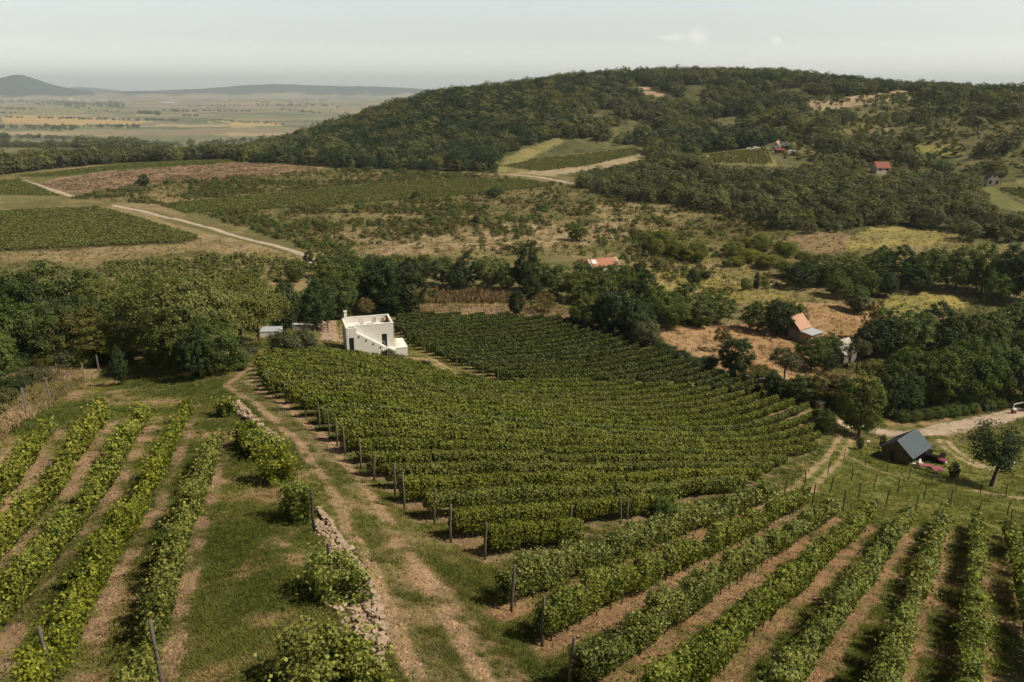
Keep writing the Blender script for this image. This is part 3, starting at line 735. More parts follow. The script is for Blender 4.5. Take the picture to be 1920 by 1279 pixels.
# upper plot end posts
for i, (u, v) in enumerate([(800, 655), (822, 668), (845, 680), (857, 690), (880, 700), (905, 712), (935, 722), (985, 735)]):
    put_post(PN, u, v, f'pale slim end post edging the dark vine plot, {ordinal(i)} from the white house', 'vineyard post', 'end posts of the dark plot', 'vineyard_post', i, .04, .95)
for i, (u, v) in enumerate([(855, 720), (888, 728), (1047, 770)]):
    put_post(PN, u, v, ['pale post beside the dark bush on the strip below the house', 'pale post right of the dark bush on the strip below the house', 'pale post standing in the middle of the bright plot'][i], 'vineyard post', 'posts inside the middle plots', 'vineyard_post', i, .04, 1.0)
# ------------------------------------------------------------------ tree and shrub prototypes
M_LEAF = dict(
    robinia=leaf_mat('feathery_leaf', (.092, .106, .032), (.235, .24, .078), hue=.015, trans=.32, gloss=.1, rough=.6, var=.3),
    broad=leaf_mat('broad_leaf', (0.061, 0.087, 0.025), (0.145, 0.172, 0.049), hue=.018, trans=.25, gloss=.1, rough=.6, var=.35),
    dark=leaf_mat('dark_leaf', (0.028, 0.047, 0.019), (0.074, 0.099, 0.034), hue=.015, trans=.2, gloss=.1, rough=.6, var=.3),
    brown=leaf_mat('browning_leaf', (0.098, 0.076, 0.029), (0.190, 0.144, 0.052), hue=.02, trans=.25, gloss=.15, rough=.7, var=.3),
    olive=leaf_mat('grey_green_leaf', (0.066, 0.074, 0.034), (0.152, 0.156, 0.077), hue=.012, trans=.2, gloss=.1, rough=.6, var=.2),
    lime=leaf_mat('yellow_green_leaf', (.080, .098, .020), (.265, .255, .050), hue=.02, trans=.3, gloss=.12, rough=.55, var=.35),
    wood=leaf_mat('woodland_leaf', (.066, .076, .028), (.205, .205, .078), hue=.022, trans=.12, gloss=.12, rough=.7, var=.55),
    fieldvine=leaf_mat('field_vine_leaf', (.095, .108, .034), (.200, .208, .066), hue=.01, trans=.2, gloss=.1, rough=.7, var=.3),
    scrub=leaf_mat('scrub_leaf', (0.072, 0.072, 0.023), (0.165, 0.148, 0.050), hue=.028, trans=.2, gloss=.12, rough=.7, var=.5),
    rosemary=leaf_mat('silvery_leaf', (.085, .085, .055), (.17, .16, .115), hue=.01, trans=.15, gloss=.1, rough=.7, var=.2))
M_TRUNK = simple('tree_bark', (.075, .058, .044), .95, .35, 3, .4)

def crown_mesh(name, kind, seed, H=10., Wd=9., base=.22, clusters=90, per=80, leaf=.30, shape='round', flat=.55, cl_r=1.0, core=.35, amp=.36, up=.45, spread=1.0):
    rng = np.random.default_rng(seed)
    lo = H * base; cz = (lo + H) / 2; rz = (H - lo) / 2; rx = Wd / 2
    # lobes give an uneven outline
    nl = 9; la = rng.uniform(0, 6.28, nl); le = rng.uniform(-.5, 1.1, nl); ls = rng.uniform(-amp, amp * .92, nl)
    ld = np.c_[np.cos(la) * np.cos(le), np.sin(la) * np.cos(le), np.sin(le)]
    Cn = []
    while len(Cn) < clusters:
        d = rng.normal(0, 1, 3); d /= np.linalg.norm(d)
        k = 1 + (ls * np.exp(-3.5 * (1 - ld @ d))).sum()
        rad = rng.uniform(core, 1) ** .5
        p = d * rad * k
        if shape == 'spread' and p[2] < -.35: continue
        if shape == 'oval': p[0] *= 1 - .25 * abs(p[2]); p[1] *= 1 - .25 * abs(p[2])
        Cn.append(p)
    Cn = np.array(Cn)
    if shape == 'spread': Cn[:, 2] = Cn[:, 2] * .85 + .1 - .25 * (Cn[:, 0] ** 2 + Cn[:, 1] ** 2)
    P = []; Nb = []; T = []
    for c in Cn:
        q = np.array([c[0] * rx, c[1] * rx, cz + c[2] * rz])
        r = cl_r * rng.uniform(.6, 1.25); n = int(per * rng.uniform(.6, 1.4))
        o = rng.normal(0, .5, (n, 3)) * np.array([r, r, r * flat])
        o[:, 2] -= .25 * (o[:, 0] ** 2 + o[:, 1] ** 2) / max(r, .1)
        pp = q + o; pp[:, 2] = np.maximum(pp[:, 2], .15)
        P.append(pp); out = c / max(np.linalg.norm(c), .2)
        Nb.append(o / r * .8 + out[None] * .7)
        T.append(np.clip(rng.normal(.45, .18) + rng.normal(0, .16, n), 0, 1))
    P = np.concatenate(P)
    Vv, Ff = leaf_quads(P, np.full(len(P), leaf), np.concatenate(Nb), rng, up=up, spread=spread)
    return mesh_np(name, Vv, Ff, M_LEAF[kind], {'tint': ('POINT', 'FLOAT', np.repeat(np.concatenate(T), 4))})
def trunk_mesh(seed, H=10., Wd=9., r=.22, limbs=7, fork=.28, lean=0.0):
    rnd = random.Random(seed); mb = MB()
    top = Vector((rnd.uniform(-.4, .4) + lean * H * .3, rnd.uniform(-.4, .4), H * .62)); mid = Vector((rnd.uniform(-.25, .25) + lean * H * .12, rnd.uniform(-.25, .25), H * fork))
    mb.tube([(0, 0, -.4), (0, 0, .1), mid * .5, mid, (mid + top) / 2, top], [r * 1.5, r * 1.2, r, r * .85, r * .5, r * .2], 9)
    for k in range(limbs):
        a = 2 * math.pi * k / limbs + rnd.uniform(-.4, .4); f = rnd.uniform(.0, .6); s = mid.lerp(top, f)
        e = Vector((math.cos(a) * Wd * .36, math.sin(a) * Wd * .36, H * rnd.uniform(.45, .85)))
        m1 = s.lerp(e, .5) + Vector((0, 0, H * .05))
        mb.tube([s, m1, e], [r * .45, r * .28, r * .08], 6)
        for q in range(2):
            e2 = m1 + Vector((rnd.uniform(-1, 1), rnd.uniform(-1, 1), rnd.uniform(.2, 1))) * Wd * .17
            mb.tube([m1, e2], [r * .2, r * .05], 5)
    return mb.mesh('trunk', M_TRUNK, True)
PROTO = {}
for s in range(3):
    PROTO['robinia', s] = (trunk_mesh(10 + s), crown_mesh('crown', 'robinia', 100 + s, clusters=280, per=85, leaf=.205, shape='spread', base=.16, cl_r=.85, flat=.38))
    PROTO['broad', s] = (trunk_mesh(20 + s), crown_mesh('crown', 'broad', 200 + s, clusters=210, per=58, leaf=.27, base=.10, cl_r=.75, flat=.6))
    PROTO['dark', s] = (trunk_mesh(30 + s), crown_mesh('crown', 'dark', 300 + s, clusters=210, per=62, leaf=.27, shape='oval', base=.08, cl_r=.72, flat=.7))
for s in range(2):
    PROTO['olive', s] = (trunk_mesh(40 + s, fork=.2, limbs=5, r=.3), crown_mesh('crown', 'olive', 400 + s, clusters=90, per=110, leaf=.34, base=.14, cl_r=1.1, flat=.8, core=.5))
    PROTO['brown', s] = (trunk_mesh(50 + s, limbs=9, r=.2), crown_mesh('crown', 'brown', 500 + s, clusters=80, per=55, leaf=.30, shape='spread', base=.15, cl_r=1.0))
    PROTO['limetree', s] = (trunk_mesh(60 + s), crown_mesh('crown', 'lime', 600 + s, clusters=110, per=90, leaf=.32, base=.05, cl_r=1.1, flat=.7))
    PROTO['airy', s] = (trunk_mesh(70 + s, r=.26, fork=.34, limbs=9), crown_mesh('crown', 'olive', 700 + s, clusters=75, per=60, leaf=.30, shape='spread', base=.30, cl_r=1.0, flat=.5))
PROTO['leaning', 0] = (trunk_mesh(81, r=.27, fork=.36, limbs=9, lean=.35), crown_mesh('crown', 'dark', 801, clusters=95, per=60, leaf=.27, base=.26, cl_r=1.1, flat=.7, core=.2))
# one-piece far trees: trunk hidden in the crown, a few hundred larger sprays
def far_proto(name, kind, seed, **k):
    a = dict(clusters=62, per=20, leaf=.56, base=.03, cl_r=1.0, flat=.6, core=.40, up=.8, spread=.7); a.update(k)
    return crown_mesh(name, kind, seed, **a)
FARP = [far_proto('tree', 'wood', 900 + s, shape=('round', 'oval', 'spread')[s % 3]) for s in range(5)] + [far_proto('tree', 'dark', 950 + s) for s in range(2)] + [far_proto('tree', 'olive', 970), far_proto('tree', 'lime', 975, clusters=36)]
SHRP = [far_proto('shrub', 'scrub', 1000 + s, H=2.2, Wd=3.0, clusters=22, per=14, leaf=.34, cl_r=.5, base=.0) for s in range(4)] + [far_proto('shrub', 'broad', 1010 + s, H=2.6, Wd=2.8, clusters=24, per=14, leaf=.34, cl_r=.5, base=.0) for s in range(2)]
BUSHP = [crown_mesh('bush', k, 1100 + i, H=2.5, Wd=3.2, base=.0, clusters=100, per=80, leaf=.115, cl_r=.42, flat=.75, core=.3, amp=.75 if k == 'lime' else .36) for i, k in enumerate(('broad', 'dark', 'lime', 'rosemary', 'olive', 'scrub', 'brown'))]
BUSH = dict(broad=0, dark=1, lime=2, rosemary=3, olive=4, scrub=5, brown=6)

TREE_N = 0
def put_tree(u, vt, vb, w, kind, label, grp=None, name='tree', cat='tree', rz=None, p=None):
    global TREE_N; TREE_N += 1
    rnd = random.Random(TREE_N * 13 + int(u))
    p = p or at(u, vb); h = max(up_at(p, u, vt), 1.0); d = float(project(p.x, p.y, p.z)[2])
    wd = w * d / F_PX
    ks = [k for k in PROTO if k[0] == kind]; tm, cm = PROTO[ks[rnd.randrange(len(ks))]]
    root = empty(name, p, rnd.uniform(0, 6.28) if rz is None else rz); root.scale = (wd / 9.6, wd / 9.6, h / 10.2)
    tag(root, label, cat, grp); add('trunk', tm, root); add('crown', cm, root); return root
def put_bush(u, vt, vb, w, kind, label, grp=None, name='bush', cat='bush'):
    p = at(u, vb); h = max(up_at(p, u, vt), .3); d = float(project(p.x, p.y, p.z)[2]); wd = w * d / F_PX
    o = add(name, BUSHP[BUSH[kind]], None, p); o.rotation_euler = (0, 0, random.Random(int(u * 7 + vb)).uniform(0, 6.28)); o.scale = (wd / 3.3, wd / 3.3, h / 2.6)
    tag(o, label, cat, grp); return o

# ------------------------------------------------------------------ trees of the middle distance, one by one
G1 = 'trees of the thicket behind the left fence'
for u, vt, vb, w, k in [(-60, 480, 640, 150, 'broad'), (15, 492, 636, 130, 'broad'), (90, 486, 630, 130, 'broad'), (160, 497, 632, 120, 'broad'), (210, 522, 640, 100, 'robinia'), (255, 520, 640, 110, 'broad'), (-50, 560, 690, 140, 'broad'),
                        (35, 560, 682, 130, 'broad'), (105, 566, 680, 110, 'broad'), (60, 520, 655, 120, 'dark'), (135, 540, 660, 110, 'dark'), (-10, 610, 720, 110, 'broad'), (190, 560, 664, 100, 'broad')]:
    put_tree(u, vt, vb, w, k, {'broad': 'leafy green tree in the thicket behind the left fence', 'dark': 'darker tree deep in the thicket behind the left fence', 'robinia': 'feathery tree on the right flank of the left thicket'}[k], G1)
put_tree(165, 566, 680, 95, 'brown', 'yellowing tree with an orange brown crown standing in the left thicket')
put_tree(215, 590, 680, 105, 'robinia', 'light green feathery tree hanging over the wire fence')
G2 = 'trees of the tall group between fence and white house'
put_tree(305, 512, 676, 150, 'robinia', 'wide feathery tree left in the tall group by the dirt track')
put_tree(372, 500, 690, 185, 'robinia', 'tallest spreading tree above the bend of the dirt track')
put_tree(486, 540, 640, 84, 'robinia', 'light green bough tree reaching over the small white shed')
put_tree(452, 506, 652, 165, 'robinia', 'light yellow green tree with a spreading crown left of the white shed')
put_tree(250, 555, 668, 90, 'broad', 'small dense tree between the thicket and the tall feathery trees')
put_tree(335, 585, 700, 120, 'broad', 'dark low tree shading the grass at the fence end')
put_tree(405, 590, 705, 115, 'broad', 'dense tree with low hanging boughs beside the dirt track bend')
put_tree(372, 625, 712, 70, 'dark', 'small dark tree in the shade of the tallest spreading tree')
put_tree(228, 652, 722, 34, 'dark', 'small lone fruit tree on the grass before the fence')
put_tree(290, 650, 690, 34, 'broad', 'young tree on the shaded grass beside the fence end')
put_tree(533, 515, 628, 78, 'dark', 'dark upright tree behind the small white shed')
put_tree(592, 533, 618, 74, 'dark', 'dark round tree beside the entrance gate')
put_tree(560, 545, 612, 60, 'broad', 'mid green tree squeezed between two dark trees at the gate')
put_tree(552, 488, 530, 40, 'broad', 'small tree beside the pale path end above the gate')
for u, vt, vb, w in [(620, 492, 585, 95), (668, 482, 582, 100), (718, 484, 588, 105), (765, 492, 590, 90), (640, 520, 598, 80), (735, 520, 592, 90)]:
    put_tree(u, vt, vb, w, 'broad' if u < 700 else 'dark', 'dark crowded tree in the clump right behind the white house', 'trees of the clump behind the white house')
put_tree(684, 552, 600, 42, 'brown', 'yellow brown small tree standing behind the roof of the white house')
G3 = 'trees of the belt beyond the vineyard'
for u, vt, vb, w, k in [(610, 472, 520, 55, 'broad'), (655, 470, 520, 60, 'broad'), (700, 474, 520, 60, 'broad'), (745, 476, 525, 60, 'broad'), (790, 474, 530, 60, 'broad'), (830, 476, 536, 62, 'broad'), (872, 478, 540, 60, 'dark'),
                        (915, 482, 542, 62, 'broad'), (950, 492, 545, 50, 'broad'), (1010, 488, 548, 60, 'broad'), (1045, 496, 556, 64, 'broad'), (1085, 506, 568, 66, 'broad'), (1125, 508, 575, 70, 'broad'), (1170, 505, 572, 66, 'broad'),
                        (1210, 512, 580, 66, 'dark'), (860, 500, 546, 50, 'dark'), (1000, 520, 560, 46, 'dark')]:
    put_tree(u, vt, vb, w, k, {'broad': 'green tree in the belt beyond the dark vine plot', 'dark': 'darker tree in the belt beyond the dark vine plot'}[k], G3)
put_tree(985, 465, 548, 56, 'dark', 'taller dark tree rising out of the belt beyond the corn strip')
put_tree(968, 545, 594, 38, 'dark', 'lone dark tree at the far edge of the dark vine plot')
put_tree(1020, 546, 588, 54, 'brown', 'open brownish tree on the dry grass beyond the dark vine plot')
put_tree(1195, 487, 540, 52, 'dark', 'dark tree just right of the orange roofed house')
for u, vt, vb, w in [(1104, 494, 532, 34), (1126, 497, 536, 40), (1150, 492, 534, 36), (1172, 496, 538, 40)]:
    put_tree(u, vt, vb, w, 'broad', 'green tree screening the front of the orange roofed cottage', 'trees in front of the cottage')
put_tree(1088, 486, 525, 30, 'broad', 'small tree at the left end of the orange roofed house')
G4 = 'trees by the upper corner of the dark vine plot'
for u, vt, vb, w, k in [(1105, 545, 615, 80, 'broad'), (1150, 545, 628, 105, 'dark'), (1195, 552, 640, 85, 'dark'), (1235, 535, 605, 85, 'broad'), (1285, 530, 602, 90, 'broad'), (1340, 545, 606, 80, 'broad'), (1250, 560, 615, 70, 'broad'), (1310, 570, 612, 60, 'broad')]:
    put_tree(u, vt, vb, w, k, {'broad': 'leafy tree in the group above the dark vine plot corner', 'dark': 'very dark full tree at the upper corner of the dark vine plot'}[k], G4)
put_tree(1215, 598, 655, 64, 'olive', 'grey green rounded tree at the wall of the dark vine plot')
put_tree(1378, 632, 706, 82, 'dark', 'dark tree at the vineyard wall before the dry clearing')
put_tree(1352, 605, 660, 34, 'brown', 'thin brownish tree left of the dark tree by the dry clearing')
for u, vt, vb, w, k in [(1420, 562, 622, 66, 'broad'), (1455, 560, 628, 72, 'dark'), (1485, 562, 622, 60, 'broad')]:
    put_tree(u, vt, vb, w, k, {'broad': 'green tree crowding the left side of the stone house', 'dark': 'dark tree leaning over the left wall of the stone house'}[k], 'trees beside the stone house')
put_tree(1608, 556, 588, 46, 'olive', 'round grey tree casting a shadow on the dry clearing behind the stone house')
put_tree(1470, 645, 716, 62, 'airy', 'thin grey brown tree on the dry clearing below the stone house')
put_tree(1520, 625, 694, 74, 'broad', 'leafy tree right below the tin lean-to of the stone house')
put_tree(1555, 622, 684, 50, 'broad', 'green tree close left of the grey ruined house')
put_tree(1548, 650, 700, 40, 'dark', 'dark small tree in front of the grey ruined house')
put_tree(1606, 628, 692, 48, 'airy', 'slim tree with a bare trunk before the grey ruined house')
put_tree(1585, 640, 678, 26, 'brown', 'sparse brown tree covering part of the grey ruined house')
put_tree(1635, 553, 640, 34, 'brown', 'tall thin half bare tree at the edge of the yellow meadow')
put_tree(1450, 690, 745, 56, 'dark', 'dark tree beside the stone wall of the bright plot')
put_tree(1500, 700, 752, 66, 'broad', 'low spreading tree over the stone wall')
put_tree(1545, 690, 762, 80, 'brown', 'olive brown tree behind the white gate pillar')
put_tree(1610, 690, 818, 96, 'broad', 'large dark stemmed tree standing at the bend of the gravel road')
put_tree(1572, 705, 776, 60, 'dark', 'dark tree left of the roadside tree with the dark stem')
G5 = 'trees of the dense grove above the gravel road'
for u, vt, vb, w, k in [(1655, 592, 672, 90, 'dark'), (1700, 576, 672, 95, 'broad'), (1755, 572, 668, 100, 'dark'), (1800, 590, 668, 90, 'broad'), (1850, 578, 670, 100, 'broad'), (1900, 560, 668, 110, 'broad'), (1950, 560, 680, 110, 'broad'),
                        (1690, 650, 752, 105, 'broad'), (1745, 645, 760, 110, 'broad'), (1805, 632, 757, 115, 'broad'), (1865, 628, 752, 110, 'broad'), (1918, 610, 748, 110, 'broad'), (1650, 690, 778, 84, 'dark'), (1700, 700, 780, 80, 'dark'), (1965, 640, 760, 110, 'dark'),
                        (1780, 660, 755, 80, 'dark'), (1840, 660, 755, 80, 'dark'), (1625, 610, 672, 60, 'dark')]:
    put_tree(u, vt, vb, w, k, {'broad': 'full green tree in the dense grove above the gravel road', 'dark': 'nearly black tree in the dense grove above the gravel road'}[k], G5)
put_tree(1858, 788, 912, 118, 'leaning', 'dark tree with a leaning trunk right of the dark roofed shed', rz=0.0)
put_tree(1655, 815, 842, 14, 'olive', 'tiny sapling on the grass left of the dark roofed shed')
put_tree(1612, 818, 845, 16, 'olive', 'small sapling under the roadside tree near the shed')
put_tree(1787, 868, 898, 22, 'dark', 'small round tree just right of the pink table')
G6 = 'trees of the wooded bank on the right'
for u, vt, vb, w, k in [(1500, 490, 540, 60, 'dark'), (1545, 480, 536, 66, 'broad'), (1590, 476, 535, 66, 'broad'), (1640, 466, 532, 70, 'broad'), (1690, 464, 536, 74, 'dark'), (1740, 460, 540, 76, 'broad'), (1790, 458, 545, 76, 'broad'), (1840, 456, 550, 80, 'broad'),
                        (1890, 456, 560, 84, 'dark'), (1940, 460, 570, 90, 'broad'), (1620, 500, 556, 60, 'broad'), (1570, 510, 558, 56, 'broad'), (1660, 505, 556, 60, 'dark'), (1720, 500, 548, 60, 'dark'), (1600, 530, 582, 50, 'broad'), (1865, 500, 566, 70, 'broad'), (1650, 462, 500, 36, 'dark')]:
    put_tree(u, vt, vb, w, k, {'broad': 'green tree on the wooded bank above the yellow meadow', 'dark': 'dark tree on the wooded bank above the yellow meadow'}[k], G6)
# lone trees and shrubs of the scrubland
for u, vt, vb, w, k, lab in [(272, 327, 349, 22, 'dark', 'lone dark tree beside the brown stubble field'), (925, 352, 371, 34, 'dark', 'wide dark tree at the edge of the far green field'), (780, 360, 373, 20, 'dark', 'small dark tree below the far green field'),
                             (893, 403, 421, 16, 'dark', 'lone upright dark tree in the middle of the dry scrub'), (1083, 416, 452, 44, 'broad', 'leafy tree clump standing in the dry scrub above the orange roof'), (1395, 520, 545, 18, 'broad', 'tiny round tree with a stem on the yellow slope'),
                             (1418, 510, 545, 14, 'dark', 'pollarded dark tree on the yellow slope'), (1300, 500, 540, 34, 'dark', 'dark shrub like tree on the slope right of the orange roof'), (1326, 508, 524, 20, 'dark', 'small dark tree beside a bigger one on the yellow slope'),
                             (580, 466, 500, 22, 'broad', 'tree beside the pale path junction')]:
    put_tree(u, vt, vb, w, k, lab)
G7 = 'yellow green thickets on the slope'
for u, vt, vb, w in [(1215, 430, 466, 46), (1245, 432, 476, 50), (1275, 445, 488, 50), (1305, 455, 492, 40), (1230, 450, 480, 30), (1375, 455, 482, 46), (1405, 462, 490, 50), (1440, 470, 502, 56), (1430, 440, 470, 40), (1470, 445, 480, 46), (1475, 482, 520, 50),
                    (1505, 500, 530, 46), (1510, 465, 500, 46), (1400, 440, 462, 40), (1550, 500, 528, 40), (1380, 476, 498, 36)]:
    put_tree(u, vt, vb, w, 'limetree', 'yellow green thicket tree overgrown with creepers on the dry slope', G7)
G8 = 'bushes along the stone retaining wall'
for u, vt, vb, w, k, lab in [(427, 748, 780, 44, 'lime', 'small round vine bush alone on the grass, farthest of the wall bushes'), (470, 785, 838, 70, 'lime', 'vine bush at the upper end of the stone wall'), (492, 800, 856, 60, 'lime', 'vine bush close behind another near the wall top'),
                             (520, 828, 905, 80, 'lime', 'large bright vine bush halfway along the stone wall'), (565, 905, 975, 76, 'lime', 'vine bush right above the bare stones of the wall'), (628, 1045, 1122, 118, 'lime', 'vine bush with a wooden stake at the crumbled wall'),
                             (618, 1165, 1300, 190, 'lime', 'biggest vine bush at the bottom edge on the crumbled wall'), (690, 1215, 1310, 90, 'lime', 'low vine bush spilling over the wall end at the bottom edge')]:
    p = at(u, vb); h = max(up_at(p, u, vt), .6); wd = w * float(project(p.x, p.y, p.z)[2]) / F_PX; c_ = np.array([p.x, p.y]); dv = row_dir(-35)
    Vv, Ff, T = row_foliage(c_ - dv * wd * .42, c_ + dv * wd * .42, np.random.default_rng(int(u)), h=h * .92, half=wd * .30, lo=.05, gaps=0, dens=2.5, ragged=1.5, step=.4, shoots=5.0, kmin=.10)
    o = add('vine_bush', mesh_np('vine_bush', Vv - np.array(p)[None], Ff, M_VINE_NEAR, {'tint': ('POINT', 'FLOAT', T)}), None, p); tag(o, lab, 'bush', G8)
for u, vt, vb, w, k, lab in [(538, 618, 672, 64, 'olive', 'rounded grey green bush left of the white house beside the track'), (575, 615, 668, 50, 'olive', 'rounded grey green bush nearest the white house yard'), (395, 648, 668, 40, 'broad', 'bush in the shade right of the tall trees'),
                             (470, 650, 664, 26, 'rosemary', 'low silvery shrub on the grass below the small white shed'), (450, 655, 672, 34, 'rosemary', 'silvery shrub beside the dark bank of the track'), (440, 665, 695, 56, 'broad', 'dark bank of ivy over the track bend'),
                             (690, 650, 665, 14, 'olive', 'round potted looking shrub at the foot of the white facade'), (697, 649, 664, 20, 'rosemary', 'silvery bushy shrub against the white facade'), (731, 652, 672, 26, 'rosemary', 'grey shrub at the foot of the outside stair'), (745, 662, 682, 26, 'rosemary', 'low grey shrub on the sloping wall edge below the terrace'),
                             (800, 675, 690, 26, 'dark', 'dark small bush on the grass strip below the terrace'), (868, 696, 722, 34, 'dark', 'dark bush left in the strip between the plots'), (890, 704, 730, 40, 'dark', 'dark bush right in the strip between the plots'), (650, 660, 674, 30, 'lime', 'light green bush before the dark door of the white house'),
                             (640, 560, 588, 30, 'brown', 'reddish brown shrub behind the chimney of the white house'), (1545, 765, 812, 40, 'broad', 'dense rounded vine at the corner of the bright plot by the road'), (1240, 930, 975, 60, 'broad', 'dark full vine bush at the right end of the near middle rows')]:
    put_bush(u, vt, vb, w, k, lab, None)
# undergrowth masses along walls and fences, bush by bush
for i, (u, v) in enumerate([(20, 700), (55, 690), (95, 690), (130, 690), (165, 688), (30, 735), (5, 760), (70, 720), (200, 680), (230, 680), (-20, 790)]):
    put_bush(u, v - 34, v, 62, ['broad', 'dark', 'scrub', 'olive'][i % 4], 'tangled undergrowth bush between the left fence and the thicket', 'undergrowth behind the left fence')
for i, (u, v) in enumerate([(1180, 625), (1200, 640), (1225, 652), (1250, 664), (1275, 676), (1300, 688)]):
    put_bush(u, v - 20, v + 2, 40, 'dark', 'dark hedge bush along the wall of the dark vine plot', 'hedge along the wall of the dark plot')
for i, (u, v) in enumerate([(1690, 790), (1712, 789), (1735, 786), (1757, 783), (1780, 780), (1800, 777), (1822, 774), (1850, 768), (1870, 766), (1890, 763), (1910, 760)]):
    put_bush(u, v - 22, v, 34, 'broad', 'clipped green vine bush in the hedge along the gravel road', 'hedge along the gravel road')
for i, (u, v, w) in enumerate([(1590, 780, 50), (1560, 760, 46), (1630, 770, 46), (1660, 775, 60), (1420, 712, 60), (1480, 740, 50), (1520, 755, 40), (1100, 590, 60), (1330, 690, 40), (1440, 715, 50), (1640, 700, 60)]):
    put_bush(u, v - 26, v + 2, w, ['broad', 'scrub', 'dark'][i % 3], 'bushy undergrowth along the lower edge of the right hand trees', 'undergrowth below the right hand trees')
print('mid trees', TREE_N)

for u, v, lab in [(622, 1112, 'old wooden stake inside the vine bush at the crumbled wall'), (590, 996, 'thin wooden stake at the upper end of the crumbled wall')]:
    put_post(PD, u, v, lab, 'stake', None, 'wooden_stake', 1, .03, .95)
# ------------------------------------------------------------------ masses nobody could count
def proto_collection(name, meshes):
    col = bpy.data.collections.new(name)
    for k, me in enumerate(meshes):
        o = bpy.data.objects.new(f'{name}_{k:02d}', me); col.objects.link(o)
    return col
def instancer(name, P, scl, rz, pick, col, label, gcol=None, tilt=None, kind='stuff', cat=None):
    """one object: copies of small plants standing on the points of its mesh"""
    n = len(P); me = bpy.data.meshes.new(name); me.vertices.add(n)
    me.vertices.foreach_set('co', np.asarray(P, np.float32).ravel())
    def at_(nm, typ, arr, fld='value'):
        a = me.attributes.new(nm, typ, 'POINT'); a.data.foreach_set(fld, arr)
    at_('scl', 'FLOAT_VECTOR', np.asarray(scl, np.float32).ravel(), 'vector')
    rot = np.zeros((n, 3), np.float32); rot[:, 2] = rz
    if tilt is not None: rot[:, 0] = tilt
    at_('rot', 'FLOAT_VECTOR', rot.ravel(), 'vector')
    at_('pick', 'INT', np.asarray(pick, np.int32))
    if gcol is not None: at_('gcol', 'FLOAT_VECTOR', np.asarray(gcol, np.float32).ravel(), 'vector')
    o = add(name, me); tag(o, label, cat, None, kind)
    ng = bpy.data.node_groups.new(name + '_scatter', 'GeometryNodeTree')
    ng.interface.new_socket('Geometry', in_out='INPUT', socket_type='NodeSocketGeometry'); ng.interface.new_socket('Geometry', in_out='OUTPUT', socket_type='NodeSocketGeometry')
    gi = ng.nodes.new('NodeGroupInput'); go = ng.nodes.new('NodeGroupOutput')
    m2p = ng.nodes.new('GeometryNodeMeshToPoints'); iop = ng.nodes.new('GeometryNodeInstanceOnPoints'); ci = ng.nodes.new('GeometryNodeCollectionInfo')
    ci.inputs['Collection'].default_value = col; ci.inputs['Separate Children'].default_value = True; ci.inputs['Reset Children'].default_value = True
    iop.inputs['Pick Instance'].default_value = True
    def na(nm, t):
        q = ng.nodes.new('GeometryNodeInputNamedAttribute'); q.data_type = t; q.inputs['Name'].default_value = nm; return q.outputs['Attribute']
    k = ng.links.new
    k(gi.outputs[0], m2p.inputs['Mesh']); k(m2p.outputs[0], iop.inputs['Points']); k(ci.outputs[0], iop.inputs['Instance'])
    k(na('pick', 'INT'), iop.inputs['Instance Index']); k(na('rot', 'FLOAT_VECTOR'), iop.inputs['Rotation']); k(na('scl', 'FLOAT_VECTOR'), iop.inputs['Scale'])
    k(iop.outputs[0], go.inputs[0])
    o.modifiers.new('scatter', 'NODES').node_group = ng
    return o
# what the camera can see of the ground (rows of the terrain table)
EL = (ZT) / RG; RUN = np.maximum.accumulate(EL, axis=1)
def visible(x, y, h):
    az = np.arctan2(x, y); r = np.hypot(x, y)
    i = np.clip(((az - AZ[0]) / (AZ[1] - AZ[0])).astype(int), 0, AZ_N - 1); j = np.clip(np.searchsorted(RR, r * .985), 0, R_N - 1)
    return (zat(x, y) + h) / r >= RUN[i, j] - 2e-3
def scatter(poly, r0, r1, step, rng, jitter=.8, az_lim=36):
    """jittered world grid kept where it falls inside a pixel outline"""
    az0 = max(math.atan2((min(p[0] for p in poly) - 1000) / F_PX * 1.1, .9), -math.radians(az_lim)); az1 = min(math.atan2((max(p[0] for p in poly) - 920) / F_PX * 1.1, .9), math.radians(az_lim))
    xs = np.arange(-r1, r1, step); ys = np.arange(0, r1, step)
    X, Y = np.meshgrid(xs, ys); X = X.ravel(); Y = Y.ravel()
    R = np.hypot(X, Y); A_ = np.arctan2(X, Y); k = (R > r0) & (R < r1) & (A_ > az0) & (A_ < az1); X = X[k]; Y = Y[k]
    X = X + rng.uniform(-.5, .5, len(X)) * step * jitter; Y = Y + rng.uniform(-.5, .5, len(Y)) * step * jitter
    Z = zat(X, Y); U, V_, _ = project(X, Y, Z)
    m = in_poly(U, V_, poly)
    return X[m], Y[m], Z[m], U[m], V_[m]
rng = np.random.default_rng(55)
